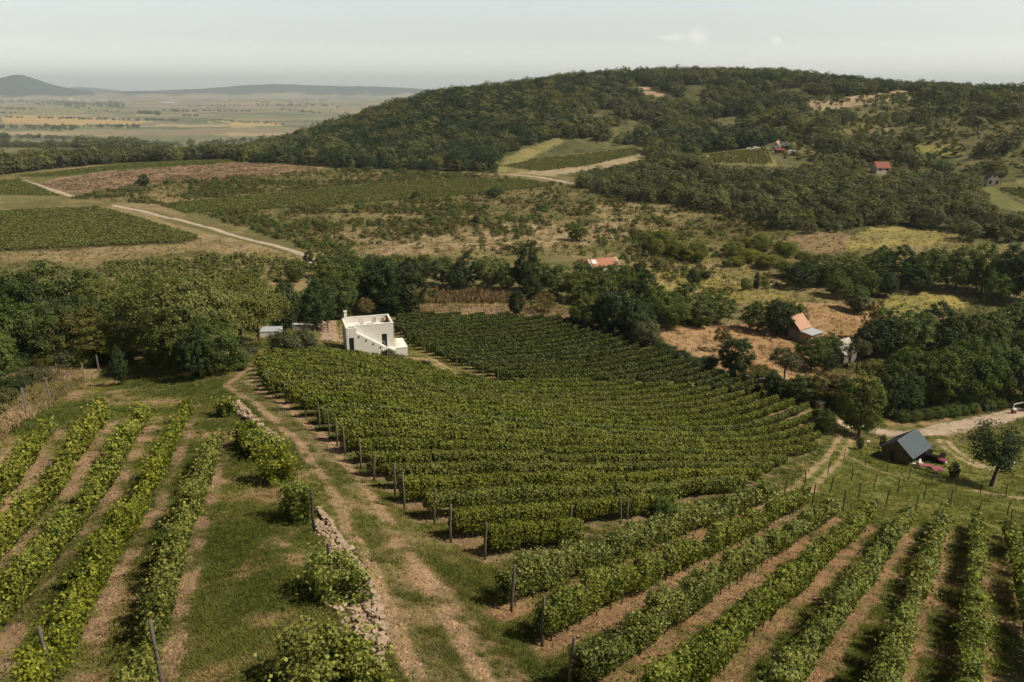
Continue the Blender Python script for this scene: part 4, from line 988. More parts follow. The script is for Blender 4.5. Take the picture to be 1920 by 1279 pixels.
CLEAR = [[(1600, 205), (1700, 196), (1715, 208), (1620, 214)], [(1800, 240), (1860, 236), (1870, 246), (1810, 252)], [(1330, 225), (1400, 216), (1420, 226), (1345, 236)], [(1100, 215), (1160, 205), (1172, 214), (1112, 224)], [(1880, 290), (1925, 286), (1925, 304), (1890, 306)], [(1500, 215), (1550, 210), (1556, 220), (1506, 226)], [(70, 345), (100, 334), (250, 316), (420, 303), (625, 313), (560, 324)], [(1495, 193), (1560, 184), (1690, 170), (1730, 180), (1610, 202), (1530, 210)],
         [(1180, 160), (1235, 166), (1262, 180), (1205, 177)], [(1555, 235), (1660, 230), (1685, 250), (1570, 258)], [(925, 326), (925, 296), (1050, 256), (1200, 274), (1215, 300), (1110, 318), (1020, 332)],
         [(1318, 288), (1440, 274), (1470, 290), (1455, 312), (1328, 308)], [(1440, 275), (1478, 260), (1512, 262), (1545, 292), (1530, 302), (1440, 318)], [(1700, 266), (1805, 268), (1805, 298), (1720, 294)],
         [(1828, 350), (1850, 343), (1925, 380), (1925, 410), (1865, 394)], [(1840, 335), (1925, 328), (1925, 385), (1850, 352)], [(1620, 308), (1680, 308), (1680, 326), (1620, 326)],
         [(1130, 250), (1180, 225), (1220, 232), (1160, 255)], [(1280, 178), (1310, 172), (1320, 182), (1290, 190)]]
HILL = [(430, 302), (440, 296), (480, 286), (560, 258), (640, 230), (720, 200), (800, 176), (900, 163), (1000, 152), (1100, 138), (1300, 130), (1450, 134), (1600, 150), (1700, 158), (1800, 165), (1930, 172),
        (1930, 335), (1850, 345), (1700, 332), (1560, 302), (1480, 330), (1330, 312), (1205, 300), (1195, 275), (1060, 272), (1050, 256), (935, 298), (925, 326), (880, 323), (760, 318), (600, 313)]
BAND = [(1090, 338), (1130, 318), (1200, 302), (1260, 300), (1330, 312), (1480, 332), (1560, 308), (1700, 335), (1835, 350), (1870, 395), (1930, 412), (1930, 458), (1860, 452), (1800, 450), (1760, 432), (1640, 421),
        (1560, 437), (1500, 440), (1450, 426), (1390, 411), (1330, 397), (1240, 384), (1150, 372), (1088, 352)]
EDGE = [(-30, 335), (0, 329), (100, 316), (250, 303), (430, 298), (445, 304), (440, 288), (300, 291), (100, 299), (-30, 318)]
PTS = []       # x, y, z, u, v, height, region
def keep_forest(poly, r0, r1, step, hmin, hmax, region, dens=None):
    X, Y, Z, U, V_ = scatter(poly, r0, r1, step, rng)
    m = np.ones(len(X), bool); Hs = hmin + (hmax - hmin) * rng.uniform(size=len(X)) ** 1.5
    if region in ('hill', 'band'):
        hp = Hs * F_PX / np.hypot(X, Y)          # a tree standing before a meadow would cover it
        ju = (fbm(X / 16, Y / 16, 3, 151) - .5) * 60; jv = (fbm(X / 16, Y / 16, 3, 153) - .5) * 16
        for c in CLEAR:
            for f in (0, .45, .85): m &= ~in_poly(U + ju, V_ - hp * f + jv, c)
    if dens is not None: m &= dens(X, Y, U, V_)
    m &= visible(X, Y, hmax)
    for x, y, z, u, v, h in zip(X[m], Y[m], Z[m], U[m], V_[m], Hs[m]): PTS.append((x, y, z, u, v, h, region))
def hill_dens(X, Y, U, V_):
    open_ = sstep(1450, 1620, U) * sstep(172, 195, V_)
    nz = fbm(X / 38, Y / 38, 3, 91) * (1 - open_) + fbm(X / 17, Y / 17, 3, 92) * open_
    return (nz > .40 + .12 * open_ - .3 * (1 - sstep(1000, 1300, U))) & (rng.uniform(size=len(X)) < 1 - .25 * open_)
keep_forest(HILL, 340, 1080, 5.9, 4.5, 12.5, 'hill', hill_dens)
keep_forest(BAND, 230, 520, 4.8, 3.8, 9.0, 'band', lambda X, Y, U, V_: fbm(X / 22, Y / 22, 3, 93) > .30)
for _ in range(430):
    u = rng.uniform(-40, 450); q = at(u, float(np.interp(u, [-40, 0, 100, 250, 430, 450], [334, 329, 316.5, 304.5, 299, 300]))); f = 1 + rng.uniform(.004, .11) * (1 if u < 330 else .7)
    x, y = q.x * f, q.y * f; PTS.append((x, y, float(zat(x, y)), u, 300.0, rng.uniform(8.0, 13.5), 'edge'))
for (u0, v0), (u1, v1), n_, w_, h_ in [((145, 277), (200, 278), 26, 2.5, 16), ((207, 278), (278, 279), 34, 2.5, 16), ((280, 276), (420, 272), 60, 3, 11), ((400, 272), (545, 262), 70, 3, 12), ((0, 276), (150, 277), 60, 1.2, 10), ((30, 258), (75, 259), 20, 1, 12),
                                       ((80, 260), (135, 261), 22, 1, 12), ((-10, 262), (14, 262), 10, 2, 20), ((0, 220), (44, 221), 10, .4, 11), ((72, 222), (200, 225), 46, .5, 12), ((205, 225), (245, 226), 8, .4, 11), ((250, 226), (337, 227), 22, .4, 12),
                                       ((0, 240), (150, 241), 80, 2.4, 13), ((157, 238), (262, 239), 40, 1.4, 12), ((260, 213), (300, 214), 34, 1.0, 20), ((305, 208), (372, 210), 30, .5, 14), ((343, 218), (372, 218), 12, .5, 14), ((180, 208), (240, 212), 14, .4, 12),
                                       ((0, 205), (70, 206), 18, .6, 16), ((400, 226), (530, 234), 24, .5, 9), ((380, 208), (470, 210), 26, .8, 14), ((480, 196), (640, 200), 60, 2.0, 16), ((520, 206), (600, 212), 24, 1.2, 13), ((100, 196), (232, 198), 190, 3.2, 19),
                                       ((0, 190), (120, 192), 120, 2.6, 15), ((190, 180), (300, 186), 70, 2.2, 14), ((0, 212), (30, 213), 8, .4, 11), ((430, 190), (620, 190), 60, 1.2, 15), ((350, 200), (430, 202), 20, .6, 13), ((560, 240), (600, 232), 16, 1.5, 9)]:
    for _ in range(n_):
        t = rng.uniform(); u = u0 + (u1 - u0) * t; v = v0 + (v1 - v0) * t + rng.normal(0, w_)
        p = at(u, max(v, 172)); PTS.append((p.x, p.y, p.z, u, v, h_ * rng.uniform(.65, 1.15), 'valley' if v < 262 else 'edge'))
PTS = [p for p in PTS]
Rr = np.array([math.hypot(p[0], p[1]) for p in PTS]); Hh = np.array([p[5] for p in PTS])
order = np.argsort(-(Hh / Rr)); n_ind = max(0, 300 - TREE_N)
sel = set(int(i) for i in order[:n_ind])
LABF = dict(band=('leafy tree at the front of the grey green wood on the right slope', 'trees at the front of the right slope wood'), edge=('leafy tree in the tree line along the far edge of the fields', 'trees of the far field edge'),
            hill=('leafy tree at the foot of the wooded hill', 'trees at the foot of the wooded hill'), valley=('tree out on the wide valley floor', 'trees of the valley floor'))
def pick_far(p):
    u = rng.uniform()
    if p[6] == 'band': return 7 if u < .42 else int(rng.integers(0, 5)) if u < .95 else 8
    nz = float(vnoise(p[0] / 45, p[1] / 45, 97)); nd = float(fbm(p[0] / 70, p[1] / 70, 2, 99))
    if nd > .58 and u < .6: return int(rng.integers(5, 7))
    if nd < .42 and u < .55: return 7
    if nz > .72 and u < .3: return 8
    return int(rng.integers(5, 7)) if u < .18 else 7 if u < .26 else int(rng.integers(0, 5))
for i in sorted(sel):
    p = PTS[i]; o = empty('tree', (p[0], p[1], p[2] - .2), float(rng.uniform(0, 6.28))); add('crown', FARP[pick_far(p)], o); add('trunk', PROTO['broad', i % 3][0], o)
    k = p[5] / 10.; w_ = k * rng.uniform(.9, 1.25); o.scale = (w_, w_, k); tag(o, LABF[p[6]][0], 'tree', LABF[p[6]][1])
rest = [p for i, p in enumerate(PTS) if i not in sel]
for region, nm, lab in (('hill', 'hill_woodland', 'mixed woodland covering the long hill under the sky'), ('band', 'slope_woodland', 'grey green woodland filling the hollow below the hill'),
                        ('edge', 'field_edge_woodland', 'dense woodland strip along the far field edge'), ('valley', 'valley_woodland', 'scattered copses and tree rows on the valley floor')):
    q = [p for p in rest if p[6] == region]
    if not q: continue
    k = np.array([p[5] / 10. for p in q]); w_ = k * rng.uniform(.9, 1.5, len(q))
    instancer(nm, np.array([[p[0], p[1], p[2] - .2] for p in q]), np.c_[w_, w_, k], rng.uniform(0, 6.28, len(q)), [pick_far(p) for p in q], proto_collection(nm + '_kinds', FARP), lab)
    print(nm, len(q))

# scrubland bushes: the largest one by one, the rest as one mass
SCRUB = [(130, 374), (330, 330), (560, 322), (650, 318), (930, 328), (1080, 350), (1300, 382), (1480, 442), (1500, 490), (1460, 540), (1300, 560), (1210, 500), (1090, 480), (800, 480), (620, 482), (560, 462), (370, 400), (300, 384)]
NOSCR = [[(290, 384), (640, 350), (870, 333), (1000, 338), (1045, 350), (830, 370), (600, 388), (350, 402)], [(70, 345), (250, 316), (420, 303), (625, 313), (560, 324), (270, 345), (130, 364)], [(1095, 476), (1165, 476), (1165, 502), (1095, 502)]]
X, Y, Z, U, V_ = scatter(SCRUB, 190, 620, 2.7, rng)
m = np.ones(len(X), bool)
for c in NOSCR: m &= ~in_poly(U, V_, c)
nz = fbm(X / 14, Y / 14, 3, 111); nb = fbm(X / 60, Y / 60, 3, 113)
left_dense = sstep(720, 420, U) * sstep(400, 430, V_)
m &= rng.uniform(size=len(X)) < np.clip(sstep(.42, .66, nz) * (1.25 - .85 * sstep(.48, .66, nb)) + .45 * left_dense + .08, 0, 1)
X, Y, Z, U, V_ = X[m], Y[m], Z[m], U[m], V_[m]
S = rng.uniform(.35, .95, len(X)) * (1 + .6 * (rng.uniform(size=len(X)) < .08)); px = S / np.hypot(X, Y)
o_ = np.argsort(-px); ni = 240
for i in o_[:ni]:
    b = add('shrub', SHRP[int(rng.integers(0, 6))], None, (X[i], Y[i], Z[i] - .1)); b.rotation_euler = (0, 0, float(rng.uniform(0, 6.28))); b.scale = (S[i] * 1.1, S[i] * 1.1, S[i])
    lab, grp = (('olive shrub scattered on the dry grassland left of the pale clearing', 'shrubs of the left scrubland') if U[i] < 760 else ('olive shrub scattered over the dry grassland above the orange roof', 'shrubs of the middle scrubland') if U[i] < 1180 else ('olive shrub dotted over the slope above the stone house', 'shrubs of the right scrubland'))
    tag(b, lab, 'shrub', grp)
o_ = o_[ni:]
instancer('scrub_vegetation', np.c_[X, Y, Z - .1][o_], np.c_[S * 1.15, S * 1.15, S][o_], rng.uniform(0, 6.28, len(o_)), rng.integers(0, 6, len(o_)), proto_collection('scrub_kinds', SHRP), 'low olive scrub covering the dry grassland')
print('scrub', len(X))

# far vineyards, orchard and corn: low plants in rows
def row_plants(poly, r0, r1, azd, gap, along, rng):
    d = row_dir(azd); n = nrm(d); a = np.arange(-r1, r1, along); b = np.arange(-r1, r1, gap)
    Aa, Bb = np.meshgrid(a, b); X = (Aa * d[0] + Bb * n[0]).ravel(); Y = (Aa * d[1] + Bb * n[1]).ravel()
    R = np.hypot(X, Y); k = (R > r0) & (R < r1) & (Y > 20); X = X[k] + rng.normal(0, .12, k.sum()); Y = Y[k] + rng.normal(0, .12, k.sum())
    Z = zat(X, Y); U, V2, _ = project(X, Y, Z); m = in_poly(U, V2, poly); return X[m], Y[m], Z[m]
VINEP = [far_proto('vine', k, 1200 + i, H=1.7, Wd=1.9, clusters=12, per=12, leaf=.42, cl_r=.4, base=.08) for i, k in enumerate(('fieldvine', 'fieldvine'))]
VCOL = proto_collection('field_vine_kinds', VINEP)
FV = [('vineyard', 'flat dark green vineyard left of the pale path', [(-40, 400), (180, 390), (215, 398), (374, 446), (340, 455), (-40, 473)], 200, 420, 83, 2.2, .95, .80),
      ('vineyard', 'long green vineyard field across the scrubland', [(300, 385), (640, 352), (870, 335), (1000, 340), (1040, 349), (830, 369), (600, 387), (350, 400)], 260, 520, 80, 2.4, 1.1, .75),
      ('vineyard', 'small vineyard at the left edge beside the white path', [(-30, 346), (35, 337), (110, 368), (-30, 364)], 380, 600, 60, 2.8, 1.6, .8),
      ('vineyard', 'narrow green vineyard strip before the far tree line', [(20, 332), (250, 307), (429, 300), (438, 303), (250, 315), (110, 330)], 420, 700, 75, 3, 1.8, .7),
      ('vineyard', 'vineyard with pale stripes beside the farmhouse on the hillside', [(1326, 290), (1438, 279), (1448, 309), (1332, 306)], 400, 600, 120, 5.5, 1.6, .8),
      ('vineyard', 'olive vineyard under the edge of the hill wood', [(945, 312), (1000, 300), (1195, 278), (1205, 288), (1100, 312), (1010, 322)], 430, 620, 78, 4.0, 1.6, .8),
      ('vineyard', 'brownish vineyard at the right edge below the white gabled house', [(1856, 350), (1930, 336), (1930, 378)], 330, 420, 110, 3.5, 1.5, .8),
      ('orchard', 'ragged rows of young vines before the left trees', [(330, 488), (480, 482), (590, 498), (562, 530), (240, 540), (170, 500)], 160, 260, 78, 3.6, 1.7, 1.05)]
for nm, lab, poly, r0, r1, azd, gap, al, sc in FV:
    x, y, z = row_plants(poly, r0, r1, azd, gap, al, rng); k = rng.uniform(size=len(x)) < (.97 if nm == 'vineyard' else .6); x, y, z = x[k], y[k], z[k]
    s = sc * rng.uniform(.85, 1.15, len(x))
    if len(x): instancer(nm, np.c_[x, y, z - .05], np.c_[s, s, s], rng.uniform(0, 6.28, len(x)), (rng.uniform(size=len(x)) < .35).astype(int), VCOL, lab)
def blade_mesh(name, mat, n, h, spread, w, seed, lean=.45):
    r_ = np.random.default_rng(seed); Vv = []; Ff = []
    for k in range(n):
        b = r_.normal(0, spread, 2); a = r_.uniform(0, 6.28); t = np.array([math.cos(a), math.sin(a)]); l = r_.uniform(.1, lean); hh = h * r_.uniform(.55, 1.15); ww = w * r_.uniform(.7, 1.3)
        s = np.array([-t[1], t[0]]) * ww / 2; m = b + t * hh * l * .35; e = b + t * hh * l
        i0 = len(Vv); Vv += [(*(b - s), -.03), (*(b + s), -.03), (*(m + s * .8), hh * .6), (*(m - s * .8), hh * .6), (*(e + s * .15), hh), (*(e - s * .15), hh)]
        Ff += [(i0, i0 + 1, i0 + 2, i0 + 3), (i0 + 3, i0 + 2, i0 + 4, i0 + 5)]
    return mesh_np(name, Vv, Ff, mat)
def grass_material():
    m, nt, out = new_mat('grass_blades')
    a = N(nt, 'ShaderNodeAttribute', attribute_name='gcol'); a.attribute_type = 'INSTANCER'
    oi = N(nt, 'ShaderNodeObjectInfo'); hs = N(nt, 'ShaderNodeHueSaturation')
    L(nt, a.outputs['Color'], hs.inputs['Color']); L(nt, mathn(nt, 'MULTIPLY_ADD', oi.outputs['Random'], .7, .75), hs.inputs['Value'])
    b = N(nt, 'ShaderNodeBsdfDiffuse'); t = N(nt, 'ShaderNodeBsdfTranslucent'); ms = N(nt, 'ShaderNodeMixShader', Fac=.3)
    L(nt, hs.outputs[0], b.inputs[0]); L(nt, hs.outputs[0], t.inputs[0]); L(nt, b.outputs[0], ms.inputs[1]); L(nt, t.outputs[0], ms.inputs[2]); L(nt, ms.outputs[0], out.inputs[0]); return m
M_GRASS = grass_material()
M_CORN = simple('dry_corn', (.20, .135, .058), .9, .35, 2)
CORN = [blade_mesh('corn', M_CORN, 26, 1.15, .28, .14, 5 + k, .35) for k in range(2)]
x, y, z = row_plants([(806, 545), (960, 548), (990, 570), (805, 570)], 150, 230, 80, 1.0, .8, rng)
s = rng.uniform(.7, 1.15, len(x)); instancer('corn', np.c_[x, y, z], np.c_[s, s, s], rng.uniform(0, 6.28, len(x)), rng.integers(0, 2, len(x)), proto_collection('corn_kinds', CORN), 'rusty brown dried corn strip before the tree belt')

# grass: tufts that take the colour of the ground they stand on
GR = [blade_mesh('grass', M_GRASS, 16, .20, .13, .030, 20 + k, .9) for k in range(3)] + [blade_mesh('grass', M_GRASS, 22, .34, .16, .03, 30, .7)]
GCOLL = proto_collection('grass_kinds', GR)
def ground_colour(x, y):
    az = np.arctan2(x, y); lr = np.log(np.hypot(x, y)); i = np.clip(np.round((az - AZ[0]) / (AZ[1] - AZ[0])).astype(int), 0, AZ_N - 1); j = np.clip(np.searchsorted(LR, lr), 0, R_N - 1)
    return COL[i, j]
def grass_ring(n, r0, r1, sc0, sc1, name, lab, az_lim=37):
    r = np.exp(rng.uniform(math.log(r0), math.log(r1), n)); a = np.radians(rng.uniform(-az_lim, az_lim, n)); x = r * np.sin(a); y = r * np.cos(a)
    c = ground_colour(x, y); green = np.clip((c[:, 1] / np.maximum(c[:, 0], 1e-3) - .60) / .35, 0, 1)
    az_ = np.arctan2(x, y); ii = np.clip(np.round((az_ - AZ[0]) / (AZ[1] - AZ[0])).astype(int), 0, AZ_N - 1); jj = np.clip(np.searchsorted(LR, np.log(r)), 0, R_N - 1)
    soil = sstep(.15, .6, SOILM[ii, jj])
    k = rng.uniform(size=n) < (1 - .95 * soil) * (.05 + .95 * green) * (.35 + .65 * sstep(.3, .6, fbm(x / 1.4, y / 1.4, 3, 131)))
    x, y, r, c = x[k], y[k], r[k], c[k]
    s = (sc0 + (sc1 - sc0) * (r - r0) / (r1 - r0)) * rng.uniform(.6, 1.3, len(x))
    c = np.clip(c * rng.uniform(.85, 1.35, (len(x), 1)) * np.array([1.0, 1.06, .85]), 0, 1)
    pk = rng.integers(0, 3, len(x)); pk[rng.uniform(size=len(x)) < .06] = 3
    instancer(name, np.c_[x, y, zat(x, y)], np.c_[s * 1.5, s * 1.5, s], rng.uniform(0, 6.28, len(x)), pk, GCOLL, lab, gcol=c); print(name, len(x))
grass_ring(190000, 14, 62, .30, .62, 'grass', 'short green and straw grass around the near vine rows and the dirt track')
grass_ring(80000, 60, 175, .6, 1.4, 'meadow_grass', 'meadow grass around the sheds, tracks and lower trees')
# dry tall grass behind the left fence and tussocks over the scrubland
def tussocks(poly, r0, r1, step, s0, s1, name, lab, bright=1.15):
    X, Y, Z, U, V_ = scatter(poly, r0, r1, step, rng, 1.0)
    c = np.clip(ground_colour(X, Y) * rng.uniform(.6, bright + .3, (len(X), 1)), 0, 1); s = rng.uniform(s0, s1, len(X))
    if len(X): instancer(name, np.c_[X, Y, Z], np.c_[s * 1.3, s * 1.3, s], rng.uniform(0, 6.28, len(X)), rng.integers(0, 4, len(X)), GCOLL, lab, gcol=c); print(name, len(X))
tussocks([(-60, 880), (-60, 690), (60, 680), (140, 655), (215, 650), (192, 704), (150, 722), (52, 788)], 30, 110, .40, .8, 1.6, 'dry_grass', 'tall straw coloured grass outside the left fence')
tussocks(SCRUB, 190, 520, 2.5, 1.6, 3.4, 'dry_tussock_grass', 'dry tussock grass of the scrubland')
tussocks([(795, 572), (1060, 578), (1085, 602), (740, 590)], 140, 200, .8, 1.5, 3, 'straw_grass', 'pale straw grass beyond the dark vine plot')

tussocks([(1200, 400), (1480, 430), (1820, 430), (1870, 560), (1780, 700), (1560, 720), (1230, 650), (1180, 560)], 130, 330, 2.0, 1.3, 3.0, 'slope_grass', 'dry and yellowish grass of the right hand slope and clearings')
tussocks([(0, 455), (380, 446), (600, 488), (560, 540), (0, 520)], 150, 330, 2.0, 1.2, 2.4, 'verge_grass', 'straw coloured grass along the pale path')
tussocks([(70, 345), (250, 316), (420, 303), (625, 313), (560, 324), (270, 345), (130, 364)], 380, 620, 2.6, 1.6, 3.6, 'stubble_grass', 'brown stubble and weeds of the far dry field')

# clods and small stones lying on the bare soil
def clod_mesh(k):
    bm = bmesh.new(); bmesh.ops.create_icosphere(bm, subdivisions=1, radius=.05); r_ = random.Random(k)
    for v in bm.verts: v.co *= r_.uniform(.6, 1.3)
    me = bpy.data.meshes.new('clod'); bm.to_mesh(me); bm.free(); me.materials.append(M_GRASS); return me
n = 260000; r = np.exp(rng.uniform(math.log(13), math.log(75), n)); a = np.radians(rng.uniform(-37, 37, n)); x = r * np.sin(a); y = r * np.cos(a)
ii = np.clip(np.round((a - AZ[0]) / (AZ[1] - AZ[0])).astype(int), 0, AZ_N - 1); jj = np.clip(np.searchsorted(LR, np.log(r)), 0, R_N - 1)
k = rng.uniform(size=n) < .06 + .6 * sstep(.25, .7, SOILM[ii, jj]); x, y, r = x[k], y[k], r[k]
s = rng.uniform(.25, 1.0, len(x)) ** 2 * 1.3 + .2; c = np.clip(ground_colour(x, y) * rng.uniform(.75, 1.4, (len(x), 1)), 0, 1)
instancer('soil_clods', np.c_[x, y, zat(x, y)], np.c_[s, s * rng.uniform(.7, 1.3, len(x)), s * .7], rng.uniform(0, 6.28, len(x)), rng.integers(0, 3, len(x)), proto_collection('clod_kinds', [clod_mesh(q) for q in range(3)]), 'clods and pebbles on the bare soil between the vines', gcol=c); print('clods', len(x))

X, Y, Z, U, V_ = scatter([(1430, 180), (1930, 172), (1930, 345), (1850, 345), (1700, 332), (1560, 302), (1460, 300), (1400, 240)], 340, 1050, 5.5, rng)
k = (rng.uniform(size=len(X)) < .18 + .7 * sstep(.40, .62, fbm(X / 20, Y / 20, 3, 141))) & visible(X, Y, 3); X, Y, Z = X[k], Y[k], Z[k]; S = rng.uniform(.5, 1.7, len(X))
instancer('hillside_scrub', np.c_[X, Y, Z - .1], np.c_[S * 1.15, S * 1.15, S], rng.uniform(0, 6.28, len(X)), rng.integers(0, 6, len(X)), proto_collection('hillside_scrub_kinds', SHRP), 'bushes scattered over the hillside clearings'); print('hill scrub', len(X))
# ------------------------------------------------------------------ buildings and small things
M_WHITE = simple('white_render', (.67, .635, .585), .9, .06, 1.1, .05)
M_WHITE2 = simple('white_terrace_floor', (.74, .70, .64), .85, .05, 2)
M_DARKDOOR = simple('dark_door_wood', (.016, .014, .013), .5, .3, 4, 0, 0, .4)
M_GLASS = simple('dark_glass', (.03, .032, .033), .12, .1, 2, 0, 0, .6)
M_BLACK = simple('black_metal', (.02, .02, .02), .5, .2, 5)
M_SHADE_FILL = simple('shade_fill_black', (.012, .011, .010), .95, .3, 4, 0, 0, .05)  # black that stands in for the shade beside the shed
M_CHAIR = simple('grey_chair_frame', (.22, .19, .17), .7, .2, 5)
M_FABRIC = simple('pale_chair_fabric', (.42, .36, .31), .9, .1, 8)
M_CREAM = simple('cream_render', (.58, .52, .42), .9, .1, 2)
M_REDTILE = simple('orange_clay_tiles', (.36, .165, .105), .85, .28, 3.5, .3)
M_PINKTILE = simple('faded_clay_tiles', (.46, .27, .185), .9, .22, 4, .3)
M_BRICK = simple('dark_red_brick', (.13, .060, .045), .9, .3, 5, .3)
M_STONE = simple('limestone', (.36, .265, .185), .95, .3, 2.2, .5)
M_STONE_G = simple('grey_fieldstone', (.20, .18, .155), .95, .35, 2.5, .5)
M_TIN = simple('pale_tin_sheet', (.42, .45, .47), .5, .08, 2, 0, .2, .4)
M_SHEDROOF = simple('slate_blue_metal_sheet', (.070, .090, .108), .6, .12, 1.5, 0, .1, .25)
M_PLANK = simple('tarred_planks', (.105, .080, .045), .9, .35, 4, .3)
M_PINK = simple('pink_tablecloth', (.29, .080, .105), .85, .12, 4)
M_PLAST = simple('white_plastic', (.66, .62, .58), .6, .05, 4)
M_ORANGE = simple('orange_plastic', (.62, .15, .025), .6, .12, 4)
M_TEAL = simple('dark_green_plastic', (.022, .045, .038), .6, .15, 4)
M_RED = simple('red_paint', (.22, .035, .03), .5, .15, 4)
M_RUST = simple('brown_painted_wood', (.075, .045, .032), .85, .25, 4)
M_ROOFRED = simple('bright_red_roof', (.24, .085, .06), .85, .2, 3)
M_GREYR = simple('dark_grey_roof', (.07, .068, .068), .85, .2, 3)

# --- white house: local x runs along the facade, y into the building, z = 0 at the ground before the left door
P_ = at(649, 661); zt_ = 3.63; Z0 = P_.z
FLs = at_z(647.2, 613.2, Z0 + zt_); FRs = at_z(737.3, 605.6, Z0 + zt_)
ang = math.atan2(FRs.y - FLs.y, FRs.x - FLs.x); WH = (FRs - FLs).length; DH = 5.1
house = empty('white_house', (FLs.x, FLs.y, Z0), ang); tag(house, 'white cubic house with roof terrace, outside stair and chimney among the vines', 'house')
zt = zt_; fl = 2.72; pw = .24
w_ = MB()
# walls with real openings: left door in the front block, tall door in the facade, porch recess in the left wall
def wall_with_opening(mb, a0, a1, b0, b1, z0, z1, oa0, oa1, oz0, oz1, axis):
    def bx(p0, p1, q0, q1):
        if p1 - p0 < 1e-4 or q1 - q0 < 1e-4: return
        if axis == 'x': mb.box(p0, p1, b0, b1, q0, q1)
        else: mb.box(b0, b1, p0, p1, q0, q1)
    bx(a0, oa0, z0, z1); bx(oa1, a1, z0, z1); bx(oa0, oa1, oz1, z1); bx(oa0, oa1, z0, oz0)
wall_with_opening(w_, 0, WH, 0, .3, -2.5, zt, 5.35, 6.15, -.12, 2.03, 'x')          # facade
w_.box(WH - pw, WH, .3, DH, -3.5, zt); w_.box(0, WH - pw, DH - pw, DH, -3.5, zt)    # right, back
wall_with_opening(w_, -1.0, DH - pw, 0, .26, -3.5, zt, 3.05, 4.45, -2.2, 2.9, 'y')  # left
w_.box(.26, 1.5, -1.0, -.76, 2.15, zt - .02); w_.box(1.05, 1.5, -1.0, -.76, -2.5, 2.15); w_.box(1.26, 1.5, -.76, 0, 2.7, zt - .02)
w_.box(.26, .34, -1.0, -.76, -2.5, 2.15)
w_.build('wall', M_WHITE, house)
f_ = MB(); f_.box(.26, WH - pw, .3, DH - pw, fl - .25, fl); f_.box(.26, 1.26, -.76, .3, fl - .25, fl - .004); f_.build('roof_terrace', M_WHITE2, house)
cp_ = MB(); cp_.box(-.03, WH + .03, DH - pw - .03, DH + .03, zt, zt + .06); cp_.box(WH - pw - .03, WH + .03, -.03, DH - pw - .03, zt, zt + .06); cp_.box(-.03, pw + .05, -1.03, DH - pw - .03, zt, zt + .06)
cp_.box(1.5, WH - pw - .03, -.03, .33, zt, zt + .06); cp_.build('parapet_coping', M_WHITE2, house)
# stair against the facade with a solid side
st = MB(); nst = 14; x0s, x1s = 1.5, 5.85
for k in range(nst):
    a = x0s + (x1s - x0s) * k / nst; b = x0s + (x1s - x0s) * (k + 1) / nst; top = 2.70 * (1 - k / nst); st.box(a, b, -.82, 0, -2.5, top)
st.build('stair', M_WHITE2, house)
sw = MB(); sw.prism([(x0s, -2.5), (x1s + .5, -2.5), (x1s + .5, .05), (x1s, .12), (x0s, 2.86)], -1.0, -.82); sw.build('stair_wall', M_WHITE, house)
for k in range(4):
    l = MB(); xx = 1.85 + k * 1.05; zz = 2.86 - (xx - x0s) * .63 - .42; l.box(xx - .06, xx + .06, -1.07, -1.0, zz - .11, zz + .11); l.box(xx - .09, xx + .09, -1.10, -1.0, zz + .11, zz + .14)
    l.build('wall_lamp', M_BLACK, house)
rl = MB(); rl.tube([(1.6, -.9, 3.55), (5.7, -.9, .98)], .016, 6); 
for k in range(5): xx = 1.6 + k * 1.02; rl.tube([(xx, -.9, 2.75 - (xx - x0s) * .63), (xx, -.9, 3.55 - (xx - 1.6) * .627)], .012, 6)
rl.build('handrail', M_WHITE, house)
d = MB(); d.box(.345, 1.045, -.88, -.80, -1.2, 2.10); dd = d.build('door', M_DARKDOOR, house); h_ = MB(); h_.box(.93, .97, -.94, -.88, .95, 1.09); h_.build('handle', M_TIN, dd)
d = MB(); d.box(5.36, 5.44, .12, .2, -.11, 2.02); d.box(6.06, 6.14, .12, .2, -.11, 2.02); d.box(5.44, 6.06, .12, .2, 1.94, 2.02); d.box(5.44, 6.06, .12, .2, -.11, .1); dd = d.build('door', M_BLACK, house)
g = MB(); g.box(5.44, 6.06, .15, .17, .1, 1.94); g.build('pane', M_GLASS, dd)
po = MB(); po.box(.30, .36, 3.06, 4.44, -2.19, 2.89); po.build('dark_recess_panel', M_DARKDOOR, house)  # flat dark panel closing the opening in the left wall
ch = MB(); ch.box(.32, .74, DH - .72, DH - .30, fl, 4.75); ch.box(.26, .80, DH - .78, DH - .24, 4.75, 4.85); ch.build('chimney', M_WHITE, house)
pc = MB(); pc.box(WH, WH + 2.0, -.15, 4.6, -3.6, -.40); pc.build('patio_base', M_WHITE, house)
pf = MB(); pf.box(WH, WH + 2.04, -.19, 4.64, -.40, -.33); pf.box(WH - 1.9, WH, -1.4, 0, -.40, -.16); pf.build('patio_floor', M_WHITE2, house)
sl_ = MB(); sl_.prism([(WH - 1.3, -3.9), (WH + 3.2, -3.9), (WH + 3.2, -2.5), (WH + 2.0, -2.05), (WH - .9, -.30), (WH - 1.3, -.28)], -1.35, -1.12); sl_.build('sloping_wall', M_WHITE, house)
def local(root, x, y, z):
    c, s = math.cos(root.rotation_euler.z), math.sin(root.rotation_euler.z)
    return Vector((root.location.x + x * c - y * s, root.location.y + x * s + y * c, root.location.z + z))
